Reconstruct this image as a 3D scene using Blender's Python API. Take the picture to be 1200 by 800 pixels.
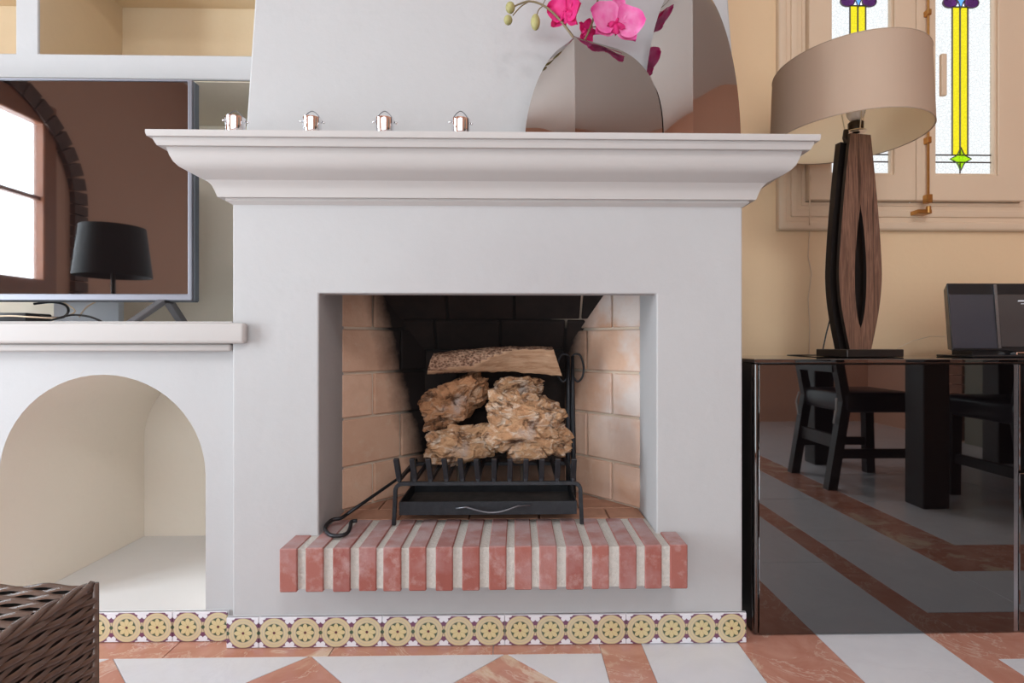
import bpy, bmesh, math, random
from mathutils import Vector, Matrix, noise

for o in list(bpy.data.objects):
    bpy.data.objects.remove(o, do_unlink=True)
random.seed(7)
S = bpy.context.scene
COL = S.collection
PI = math.pi

# ------------------------------------------------------------------ camera
F = 650.0                       # focal length in pixels of a 1200 px wide frame
CX, CY = 618.0, 402.0           # principal point
PSI = math.radians(1.15)        # turned very slightly to the right
H = 0.80                        # camera height
cd = bpy.data.cameras.new('camera')
cd.sensor_width = 36.0
cd.sensor_fit = 'HORIZONTAL'
cd.lens = F * 36.0 / 1200.0
cd.shift_x = -(CX - 600.0) / 1200.0
cd.shift_y = (CY - 400.0) / 1200.0
cd.clip_start = 0.01
cam = bpy.data.objects.new('camera', cd)
COL.objects.link(cam)
cam.location = (0, 0, H)
cam.rotation_euler = (PI / 2, 0, -PSI)
S.camera = cam
FW = Vector((math.sin(PSI), math.cos(PSI), 0))
RT = Vector((math.cos(PSI), -math.sin(PSI), 0))

def ray(px, py):
    return FW + RT * ((px - CX) / F) + Vector((0, 0, (CY - py) / F))
def at(px, py, Y):
    d = ray(px, py); t = Y / d.y
    return Vector((d.x * t, Y, H + d.z * t))
def onz(px, py, Z):
    d = ray(px, py); t = (Z - H) / d.z
    return Vector((d.x * t, d.y * t, Z))

# ------------------------------------------------------------------ world, lights, exposure
w = bpy.data.worlds.new('overcast_sky'); S.world = w
w.use_nodes = True
w.node_tree.nodes['Background'].inputs[0].default_value = (0.93, 0.97, 1.0, 1)
w.node_tree.nodes['Background'].inputs[1].default_value = 1.7

def area(name, loc, rot, sx, sy, power, col):
    l = bpy.data.lights.new(name, 'AREA'); l.shape = 'RECTANGLE'
    l.size = sx; l.size_y = sy; l.energy = power; l.color = col
    o = bpy.data.objects.new(name, l); COL.objects.link(o)
    o.location = loc; o.rotation_euler = rot
    return o
# daylight standing in the wide terrace glazing behind the camera and in the window of the left wall
area('daylight_terrace', (-0.57, -2.72, 1.22), (PI / 2, 0, 0), 4.6, 2.5, 62, (0.88, 0.945, 1.0))
area('daylight_side_window', (-3.16, 0.25, 1.17), (0, -PI / 2, 0), 2.35, 1.4, 250, (0.85, 0.925, 1.0))

vs = S.view_settings
vs.view_transform = 'Standard'
vs.look = 'None'
vs.gamma = 1.0
vs.use_curve_mapping = False
vs.exposure = -0.08

# ------------------------------------------------------------------ materials
class NT:
    def __init__(s, name):
        m = bpy.data.materials.new(name); m.use_nodes = True
        s.m = m; s.t = m.node_tree; s.n = s.t.nodes; s.l = s.t.links
        s.b = s.n['Principled BSDF']; s.out = s.n['Material Output']
        s._obj = None
    def node(s, typ, **kw):
        x = s.n.new(typ)
        for k, v in kw.items(): setattr(x, k, v)
        return x
    def link(s, a, b): s.l.new(a, b)
    def put(s, sock, v):
        if isinstance(v, bpy.types.NodeSocket): s.l.new(v, sock)
        else:
            if isinstance(v, (tuple, list)) and len(v) == 3 and sock.type == 'RGBA': v = (*v, 1)
            sock.default_value = v
    def obj(s):
        if not s._obj: s._obj = s.node('ShaderNodeTexCoord').outputs['Object']
        return s._obj
    def geo(s): return s.node('ShaderNodeNewGeometry').outputs['Position']
    def sep(s, v):
        x = s.node('ShaderNodeSeparateXYZ'); s.link(v, x.inputs[0]); return x.outputs
    def scale(s, v, sc):
        x = s.node('ShaderNodeMapping'); s.link(v, x.inputs[0]); x.inputs['Scale'].default_value = sc; return x.outputs[0]
    def math(s, op, a, b=None, c=None, clamp=False):
        x = s.node('ShaderNodeMath', operation=op, use_clamp=clamp)
        s.put(x.inputs[0], a)
        if b is not None: s.put(x.inputs[1], b)
        if c is not None: s.put(x.inputs[2], c)
        return x.outputs[0]
    def noise(s, v, sc, det=4, rough=.55, dist=0):
        x = s.node('ShaderNodeTexNoise'); s.link(v, x.inputs['Vector'])
        x.inputs['Scale'].default_value = sc; x.inputs['Detail'].default_value = det
        x.inputs['Roughness'].default_value = rough; x.inputs['Distortion'].default_value = dist
        return x.outputs[0]
    def voro(s, v, sc, feature='F1'):
        x = s.node('ShaderNodeTexVoronoi', feature=feature); s.link(v, x.inputs['Vector']); x.inputs['Scale'].default_value = sc
        return x.outputs[0]
    def ramp(s, fac, stops):
        x = s.node('ShaderNodeValToRGB'); s.put(x.inputs[0], fac)
        e = x.color_ramp.elements
        while len(e) < len(stops): e.new(1.0)
        for k, (p, c) in enumerate(stops):
            e[k].position = p; e[k].color = (*c, 1) if len(c) == 3 else c
        return x.outputs[0]
    def mapr(s, v, a, b, c=0., d=1.):
        x = s.node('ShaderNodeMapRange'); x.clamp = True
        s.put(x.inputs[0], v)
        for k, q in enumerate((a, b, c, d)): x.inputs[k + 1].default_value = q
        return x.outputs[0]
    def mix(s, f, a, b, blend='MIX'):
        x = s.node('ShaderNodeMix', data_type='RGBA', blend_type=blend)
        s.put(x.inputs[0], f); s.put(x.inputs[6], a); s.put(x.inputs[7], b)
        return x.outputs[2]
    def bump(s, h, strength=.3, dist=.002, normal=None):
        x = s.node('ShaderNodeBump'); s.put(x.inputs['Height'], h)
        x.inputs['Strength'].default_value = strength; x.inputs['Distance'].default_value = dist
        if normal: s.link(normal, x.inputs['Normal'])
        s.link(x.outputs[0], s.b.inputs['Normal'])
        return x.outputs[0]
    def set(s, **kw):
        for k, v in kw.items(): s.put(s.b.inputs[k], v)
        return s.m

def plain(name, c, rough=.5, metal=0., spec=.5, ns=None, bump=None, **kw):
    t = NT(name)
    col = c
    if ns:
        sc, amt = ns
        f = t.noise(t.obj(), sc)
        col = t.mix(f, tuple(max(0, x * (1 - amt)) for x in c), tuple(min(1, x * (1 + amt)) for x in c))
    if bump: t.bump(t.noise(t.obj(), bump[0], 5), bump[1], bump[2] if len(bump) > 2 else .002)
    t.set(**{'Base Color': col, 'Roughness': rough, 'Metallic': metal, 'Specular IOR Level': spec})
    t.set(**kw)
    return t.m

M = {}
def plaster(name, c, stain=None):
    t = NT(name); P = t.geo()
    f = t.noise(P, 2.2, 5, .6); g = t.noise(P, 22, 4)
    col = t.mix(f, tuple(x * .95 for x in c), tuple(min(1, x * 1.03) for x in c))
    col = t.mix(t.mapr(g, .60, .75, 0, .12), col, tuple(x * .82 for x in c))
    if stain:                       # grey smoke film that has settled above the fire opening
        s = t.sep(P)
        dx = t.math('MULTIPLY', t.math('SUBTRACT', s[0], 0.06), 2.2)
        dz = t.math('MULTIPLY', t.math('SUBTRACT', s[2], 0.95), 5.0)
        r = t.math('SQRT', t.math('ADD', t.math('MULTIPLY', dx, dx), t.math('MULTIPLY', dz, dz)))
        r = t.math('ADD', r, t.math('MULTIPLY', t.math('SUBTRACT', t.noise(P, 6, 5), .5), 1.1))
        col = t.mix(t.mapr(r, 1.15, .1, 0, .30), col, (.36, .33, .34))
    h = t.math('ADD', t.math('MULTIPLY', t.noise(P, 9, 3), 1.0), t.math('MULTIPLY', t.noise(P, 60, 3), .25))
    t.bump(h, .35, .006)
    t.set(**{'Base Color': col, 'Roughness': .75, 'Specular IOR Level': .25})
    return t.m
M['white_plaster'] = plaster('white_plaster', (.485, .477, .48))
M['fire_plaster'] = plaster('fireplace_plaster', (.485, .477, .48), True)
M['moulding'] = plain('moulding_paint', (.52, .49, .475), .55, spec=.3, ns=(4, .03), bump=(30, .12, .002))
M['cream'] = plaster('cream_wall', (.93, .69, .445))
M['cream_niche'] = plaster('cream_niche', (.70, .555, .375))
M['recess_brightened'] = plaster('recess_brightened', (.93, .84, .70))  # recess cream lightened to offset the shade around the television
M['niche_floor'] = plain('niche_floor_paint', (.72, .71, .71), .6, ns=(5, .05))
M['niche_paint'] = plaster('niche_paint', (.84, .77, .68))
M['ceiling'] = plain('ceiling_paint', (.82, .80, .77), .8)
M['window_paint'] = plain('window_paint', (.82, .64, .47), .4, ns=(6, .03))
M['black_lacquer'] = plain('black_lacquer', (.0025, .0018, .0022), .02, spec=.5, IOR=2.5)
M['black_satin'] = plain('black_satin', (.018, .014, .013), .3)
M['alu'] = plain('brushed_edge', (.42, .43, .47), .25, .9)
M['iron'] = plain('wrought_iron', (.028, .029, .034), .42, .55, ns=(60, .5), bump=(120, .35, .001))
M['iron_wire'] = plain('steel_wire', (.20, .20, .22), .35, .9)
M['ash_inside'] = plain('ash_dust', (.05, .042, .038), .9, ns=(40, .6))
M['screen'] = plain('screen_glass', (.006, .004, .004), .025, spec=.5, IOR=2.4)
M['tv_frame'] = plain('grey_tv_frame', (.15, .17, .195), .4, .4)
M['tv_bezel'] = plain('silver_tv_bezel', (.20, .20, .23), .4, .6)
M['tv_foot'] = plain('grey_tv_foot', (.17, .165, .175), .35, .3)
M['black_plastic'] = plain('black_plastic', (.014, .014, .016), .35)
M['white_plastic'] = plain('white_plastic', (.74, .78, .85), .4)
M['chrome'] = plain('polished_steel', (.88, .88, .90), .06, 1.)
M['vase_metal'] = plain('polished_nickel', (.36, .325, .31), .035, 1.)
M['brass'] = plain('aged_brass', (.55, .30, .10), .3, 1., ns=(80, .25))
M['wax'] = plain('candle_wax', (.8, .77, .72), .5)
M['cord'] = plain('beige_cord', (.80, .62, .45), .6)
M['stem'] = plain('orchid_stem', (.19, .14, .07), .5, ns=(60, .3))
M['shade_frame'] = plain('shade_wire', (.72, .66, .52), .4, .6)
M['grout'] = plain('grout', (.70, .69, .70), .85, ns=(90, .1))
M['cushion'] = plain('cushion_fabric', (.62, .58, .52), .9, ns=(200, .15))
M['leather'] = plain('dark_leather', (.022, .018, .02), .28, ns=(60, .3))
M['dark_wood'] = plain('dark_wood', (.020, .014, .012), .45, ns=(30, .4))
M['ribbon'] = plain('pale_ribbon', (.6, .58, .56), .7)
M['black_fabric'] = plain('black_shade_fabric', (.006, .0055, .007), .6)
M['soot_metal'] = plain('soot', (.012, .010, .011), .8)
M['mortar'] = plain('hearth_mortar', (.56, .53, .49), .95, ns=(120, .18), bump=(160, .9, .004))

def shade_mat():
    t = NT('lamp_shade_fabric'); P = t.obj()
    s = t.sep(P)
    ang = t.math('ARCTAN2', s[1], s[0])
    weave = t.math('ADD', t.math('SINE', t.math('MULTIPLY', s[2], 4500)), t.math('SINE', t.math('MULTIPLY', ang, 1400)))
    t.bump(weave, .06, .0004)
    t.set(**{'Base Color': (.60, .45, .345), 'Roughness': .6, 'Specular IOR Level': .25,
             'Subsurface Weight': 0.0})
    tr = t.node('ShaderNodeBsdfTranslucent'); tr.inputs[0].default_value = (.85, .66, .45, 1)
    mx = t.node('ShaderNodeMixShader'); mx.inputs[0].default_value = .28
    t.link(t.b.outputs[0], mx.inputs[1]); t.link(tr.outputs[0], mx.inputs[2]); t.link(mx.outputs[0], t.out.inputs[0])
    return t.m
M['shade'] = shade_mat()
M['shade_lining'] = plain('shade_lining', (.93, .77, .54), .6)
M['shade_trim'] = plain('shade_trim', (.45, .33, .24), .6)

def petal_mat(name, a, b):
    t = NT(name); P = t.obj()
    f = t.noise(P, 25, 3)
    col = t.mix(t.mapr(f, .35, .65), a, b)
    veins = t.voro(t.scale(P, (1, 1, 1)), 160, 'DISTANCE_TO_EDGE')
    col = t.mix(t.mapr(veins, .02, .0, 0, .3), col, a)
    t.set(**{'Base Color': col, 'Roughness': .5, 'Specular IOR Level': .3})
    tr = t.node('ShaderNodeBsdfTranslucent'); t.link(col, tr.inputs[0])
    mx = t.node('ShaderNodeMixShader'); mx.inputs[0].default_value = .35
    t.link(t.b.outputs[0], mx.inputs[1]); t.link(tr.outputs[0], mx.inputs[2]); t.link(mx.outputs[0], t.out.inputs[0])
    return t.m
M['petal'] = petal_mat('pink_petal', (.90, .12, .46), (.95, .42, .70))
M['petal_deep'] = petal_mat('crimson_petal', (.78, .02, .20), (.86, .06, .33))
M['bud'] = plain('green_bud', (.36, .33, .13), .5, ns=(90, .35))

def marble_red():
    t = NT('red_marble'); P = t.geo()
    oi = t.node('ShaderNodeObjectInfo').outputs['Random']
    f = t.noise(P, 7, 6, .6, 1.2); g = t.noise(P, 3.0, 5, .6, 2.5)
    col = t.mix(t.mapr(f, .3, .7), (.45, .185, .13), (.57, .30, .225))
    col = t.mix(t.mapr(t.math('ADD', g, t.math('MULTIPLY', t.math('SUBTRACT', oi, .5), .25)), .60, .70, 0, .75), col, (.70, .56, .42))
    v = t.noise(P, 5, 8, .65, 1.0)
    vein = t.math('ABSOLUTE', t.math('SUBTRACT', v, .5))
    col = t.mix(t.mapr(vein, .012, 0, 0, .6), col, (.70, .56, .46))
    t.bump(f, .04, .002)
    t.set(**{'Base Color': col, 'Roughness': .2})
    return t.m
M['red_marble'] = marble_red()
def marble_white():
    t = NT('white_marble'); P = t.geo()
    f = t.noise(P, 4, 7, .65, 1.5)
    col = t.mix(t.mapr(f, .3, .75), (.65, .645, .68), (.71, .71, .74))
    vein = t.math('ABSOLUTE', t.math('SUBTRACT', t.noise(P, 2.4, 8, .7, 1.5), .5))
    col = t.mix(t.mapr(vein, .02, 0, 0, .3), col, (.60, .59, .63))
    t.set(**{'Base Color': col, 'Roughness': .16})
    return t.m
M['white_marble'] = marble_white()

def hearth_brick():
    t = NT('hearth_brick'); P = t.geo()
    oi = t.node('ShaderNodeObjectInfo').outputs['Random']
    col = t.mix(oi, (.295, .088, .070), (.375, .138, .112))
    f = t.noise(P, 28, 6, .65); g = t.noise(P, 9, 4, .6)
    col = t.mix(t.mapr(f, .52, .74, 0, .7), col, (.50, .34, .32))
    col = t.mix(t.mapr(g, .48, .68, 0, .42), col, (.46, .30, .30))
    up = t.sep(t.node('ShaderNodeNewGeometry').outputs['Normal'])[2]
    col = t.mix(t.math('MULTIPLY', t.mapr(up, .6, .95), t.mapr(t.noise(P, 14, 5), .38, .62, .3, .85)), col, (.44, .335, .335))   # ash film on the top
    t.bump(t.noise(P, 90, 5, .7), .5, .003)
    t.set(**{'Base Color': col, 'Roughness': .75, 'Specular IOR Level': .25})
    return t.m
M['hearth_brick'] = hearth_brick()

def fire_brick(name, mort=False, back=False):
    """tan fire brick; soot lies on the back wall and on the rear of the side walls, creeping forward at the top"""
    t = NT(name); P = t.geo(); s = t.sep(P)
    oi = t.node('ShaderNodeObjectInfo').outputs['Random']
    f = t.noise(P, 9, 6, .65); g = t.noise(P, 30, 5, .6)
    if mort: col = t.mix(g, (.60, .49, .39), (.70, .58, .46))
    else:
        col = t.mix(oi, (.62, .385, .27), (.72, .475, .345))
        col = t.mix(t.mapr(f, .42, .7, 0, .55), col, (.54, .30, .20))
        col = t.mix(t.mapr(g, .55, .75, 0, .5), col, (.66, .50, .38))
        ash_sheen = t.math('MULTIPLY', t.math('MULTIPLY', t.mapr(s[0], .18, .30), t.mapr(s[2], .42, .62, .25, 1)), t.mapr(t.noise(P, 6, 4), .40, .58, 0, .72))
        col = t.mix(ash_sheen, col, (.74, .70, .68))         # pale ash on the right cheek, with its window sheen painted in
    # soot: y beyond a line that comes forward with height
    k = t.math('ADD', s[1], t.math('MULTIPLY', t.math('SUBTRACT', s[2], .62), .23))
    k = t.math('ADD', k, t.math('MULTIPLY', t.math('SUBTRACT', f, .5), .05))
    side = t.mapr(s[0], .0, .2, 0, .07)
    k = t.math('SUBTRACT', k, side)
    soot = t.mapr(k, 1.80, 1.872, 0, .985)
    if back: soot = t.mapr(f, .25, .75, .992, .965)
    low = t.mapr(s[2], .30, .40, .5, 1)
    soot = t.math('MULTIPLY', soot, low)
    col = t.mix(soot, col, (.007, .006, .007))
    t.bump(t.noise(P, 70, 5, .7), .45, .003)
    t.set(**{'Base Color': col, 'Roughness': .8, 'Specular IOR Level': .25})
    return t.m
M['fire_brick'] = fire_brick('fire_brick')
M['sooted_brick'] = fire_brick('sooted_brick', False, True)
M['hearth_floor'] = plain('hearth_floor_tile', (.42, .215, .14), .8, ns=(18, .3), bump=(70, .4, .003))
M['fire_mortar'] = fire_brick('fire_mortar', True)

def zebrano():
    t = NT('zebrano_veneer'); P = t.obj()
    q = t.scale(P, (60, 60, 1.6))
    f = t.noise(q, 2.6, 4, .6, .3)
    col = t.ramp(f, [(.30, (.035, .018, .012)), (.42, (.12, .06, .04)), (.50, (.26, .14, .095)), (.58, (.10, .05, .035)), (.72, (.30, .17, .12))])
    t.set(**{'Base Color': col, 'Roughness': .35})
    t.bump(f, .1, .001)
    return t.m
M['zebrano'] = zebrano()

def bark():
    t = NT('rough_bark'); P = t.obj()
    v = t.voro(t.scale(P, (1, 1.3, 1.3)), 120); f = t.noise(P, 30, 5, .6)
    col = t.ramp(t.math('ADD', t.math('MULTIPLY', v, .6), t.math('MULTIPLY', f, .6)), [(.3, (.07, .035, .022)), (.52, (.21, .115, .075)), (.75, (.40, .25, .17))])
    t.bump(v, .9, .006)
    t.set(**{'Base Color': col, 'Roughness': .85, 'Specular IOR Level': .2})
    return t.m
M['bark'] = bark()
def split_wood():
    t = NT('split_wood'); P = t.obj()
    f = t.noise(t.scale(P, (6, 60, 60)), 1.6, 5, .65, .6)
    col = t.ramp(f, [(.28, (.26, .13, .07)), (.5, (.44, .265, .16)), (.72, (.54, .36, .24))])
    t.bump(f, .6, .004)
    t.set(**{'Base Color': col, 'Roughness': .75, 'Specular IOR Level': .2})
    return t.m
M['split_wood'] = split_wood()
def stump(name, a, b, c, hole):
    t = NT(name); P = t.obj()
    Q = t.scale(P, (.55, 1, 1)); f = t.noise(Q, 16, 8, .65, 1.2); g = t.noise(Q, 42, 6, .65, 1.2); v = t.noise(P, 7, 4, .5)
    col = t.mix(t.mapr(f, .32, .68), a, b)
    col = t.mix(t.mapr(g, .50, .68, 0, .8), col, c)
    col = t.mix(t.mapr(v, .60, .70, 0, .8), col, (.42, .41, .41))
    d_ = t.noise(Q, 15, 6, .6, 2.0)
    col = t.mix(t.mapr(d_, .45, .36, 0, .92), col, (.11, .052, .028))
    col = t.mix(t.mapr(t.noise(Q, 60, 5, .7, 1.0), .37, .28, 0, .7), col, (.14, .07, .04))
    col = t.mix(t.mapr(t.noise(P, 9, 3, .5), .38, .32, 0, hole), col, (.045, .028, .02))
    t.bump(t.math('ADD', f, t.math('MULTIPLY', g, .8)), 1.0, .02)
    t.set(**{'Base Color': col, 'Roughness': .85, 'Specular IOR Level': .2})
    return t.m
M['stump_tan'] = stump('knotted_wood_tan', (.44, .225, .115), (.58, .345, .19), (.78, .66, .54), .85)
M['stump_brown'] = stump('knotted_wood_brown', (.38, .17, .08), (.50, .265, .14), (.58, .42, .30), .85)

def wicker():
    t = NT('brown_wicker'); P = t.obj()
    f = t.noise(P, 40, 4)
    col = t.mix(f, (.075, .043, .033), (.17, .105, .08))
    t.set(**{'Base Color': col, 'Roughness': .26, 'Specular IOR Level': .7})
    return t.m
M['wicker'] = wicker()
M['wicker_dark'] = plain('wicker_shadow_core', (.012, .008, .007), .8)

def tile_print():
    """flat printed border tile: rosettes in rings, drawn in the tile's own coordinates (x along, z up, units of one rosette)"""
    t = NT('rosette_tile'); s = t.sep(t.obj())
    U = .0806
    xf = t.math('FRACT', t.math('DIVIDE', s[0], U))
    u = t.math('SUBTRACT', xf, .5); v = t.math('SUBTRACT', t.math('DIVIDE', s[2], U), .5)
    r = t.math('SQRT', t.math('ADD', t.math('MULTIPLY', u, u), t.math('MULTIPLY', v, v)))
    a = t.math('ARCTAN2', v, u)
    def lt(x, e, k=.012): return t.mapr(x, e + k, e - k)
    white = (.74, .72, .76); purple = (.16, .06, .11); tan = (.60, .49, .295); tan2 = (.50, .41, .30); green = (.055, .085, .05); yellow = (.62, .50, .27)
    # white lotus in the corners on dark ground
    uc = t.math('SUBTRACT', .5, t.math('ABSOLUTE', u)); vc = t.math('SUBTRACT', .5, t.math('ABSOLUTE', v))
    rc = t.math('SQRT', t.math('ADD', t.math('MULTIPLY', uc, uc), t.math('MULTIPLY', vc, vc)))
    ac = t.math('ARCTAN2', vc, uc)
    fan = t.math('ADD', .155, t.math('MULTIPLY', t.math('ABSOLUTE', t.math('COSINE', t.math('MULTIPLY', ac, 3.0))), .085))
    col = t.mix(lt(t.math('SUBTRACT', rc, fan), 0), purple, white)
    # link rings between rosettes
    r2 = t.math('SQRT', t.math('ADD', t.math('MULTIPLY', uc, uc), t.math('MULTIPLY', v, v)))
    col = t.mix(lt(r2, .185), col, purple); col = t.mix(lt(r2, .165), col, tan)
    # big ring
    col = t.mix(lt(r, .492), col, purple); col = t.mix(lt(r, .475), col, tan)
    ringline = t.math('ABSOLUTE', t.math('SUBTRACT', r, .385))
    col = t.mix(lt(ringline, .014, .01), col, tan2)
    col = t.mix(lt(r2, .062), col, green)
    col = t.mix(lt(r, .315), col, tan2); col = t.mix(lt(r, .295), col, green)
    pet = t.math('ADD', .19, t.math('MULTIPLY', t.math('ABSOLUTE', t.math('COSINE', t.math('MULTIPLY', a, 4.0))), .10))
    col = t.mix(lt(t.math('SUBTRACT', r, pet), 0), col, yellow)
    gap = t.math('MULTIPLY', t.math('ABSOLUTE', t.math('COSINE', t.math('MULTIPLY', a, 4.0))), r)
    col = t.mix(t.math('MULTIPLY', lt(gap, .014, .01), t.mapr(r, .29, .2, 0, .7)), col, (.30, .20, .08))
    col = t.mix(lt(r, .045), col, (.10, .02, .03))
    av = t.math('ABSOLUTE', v)
    col = t.mix(t.mapr(av, .485, .495), col, white)
    t.set(**{'Base Color': col, 'Roughness': .22})
    return t.m
M['rosette'] = tile_print()
M['tile_glaze'] = plain('tile_edge_glaze', (.70, .68, .70), .3)

def pane(name, c, bumpy=0., clear=.8):
    t = NT(name)
    tr = t.node('ShaderNodeBsdfTransparent'); tr.inputs[0].default_value = (*c, 1)
    tl = t.node('ShaderNodeBsdfTranslucent'); tl.inputs[0].default_value = (*c, 1)
    gl = t.node('ShaderNodeBsdfGlossy'); gl.inputs['Roughness'].default_value = .12
    mx = t.node('ShaderNodeMixShader'); mx.inputs[0].default_value = 1 - clear
    t.link(tr.outputs[0], mx.inputs[1]); t.link(tl.outputs[0], mx.inputs[2])
    m2 = t.node('ShaderNodeMixShader'); m2.inputs[0].default_value = .05
    if bumpy:
        P = t.obj()
        v = t.voro(P, 90, 'DISTANCE_TO_EDGE')
        f = t.mapr(v, .0, .09, 0, 1)
        cc = t.mix(f, tuple(x * (1 - bumpy) for x in c), c)
        t.link(cc, tr.inputs[0])
        b = t.node('ShaderNodeBump'); b.inputs['Strength'].default_value = .6; b.inputs['Distance'].default_value = .003
        t.link(t.noise(P, 120, 3), b.inputs['Height']); t.link(b.outputs[0], gl.inputs['Normal'])
    t.link(mx.outputs[0], m2.inputs[1]); t.link(gl.outputs[0], m2.inputs[2])
    t.link(m2.outputs[0], t.out.inputs[0])
    return t.m
M['glass_white'] = pane('cathedral_glass', (.86, .865, .86), .16, .95)
M['glass_yellow'] = pane('yellow_glass', (.86, .79, .12), .12, .9)
M['glass_green'] = pane('green_glass', (.72, 1, .1), .1, .9)
M['glass_blue'] = pane('blue_glass', (.35, .62, .95), .1, .9)
M['glass_purple'] = pane('purple_glass', (.30, .13, .36), .1, .9)
M['glass_clear'] = pane('clear_glass', (.93, .95, .95), 0, .98)
M['lead'] = plain('lead_came', (.13, .12, .12), .45, .6)
M['red_wood'] = plain('reddish_wood', (.30, .10, .045), .4, ns=(20, .25))
M['arch_brick'] = plain('dark_arch_brick', (.10, .045, .03), .7, ns=(18, .4), bump=(40, .6, .004))
M['olive_door'] = plain('olive_door_paint', (.20, .19, .15), .5)
M['door_brick'] = plain('brown_door_brick', (.24, .11, .07), .75, ns=(25, .35), bump=(40, .5, .004))
M['tan_wall'] = plaster('room_wall', (.66, .37, .26))
M['bulb_socket'] = plain('bronze_socket', (.055, .045, .035), .3, .8)
M['bulb'] = plain('bulb_glass', (.85, .83, .78), .15)

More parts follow.
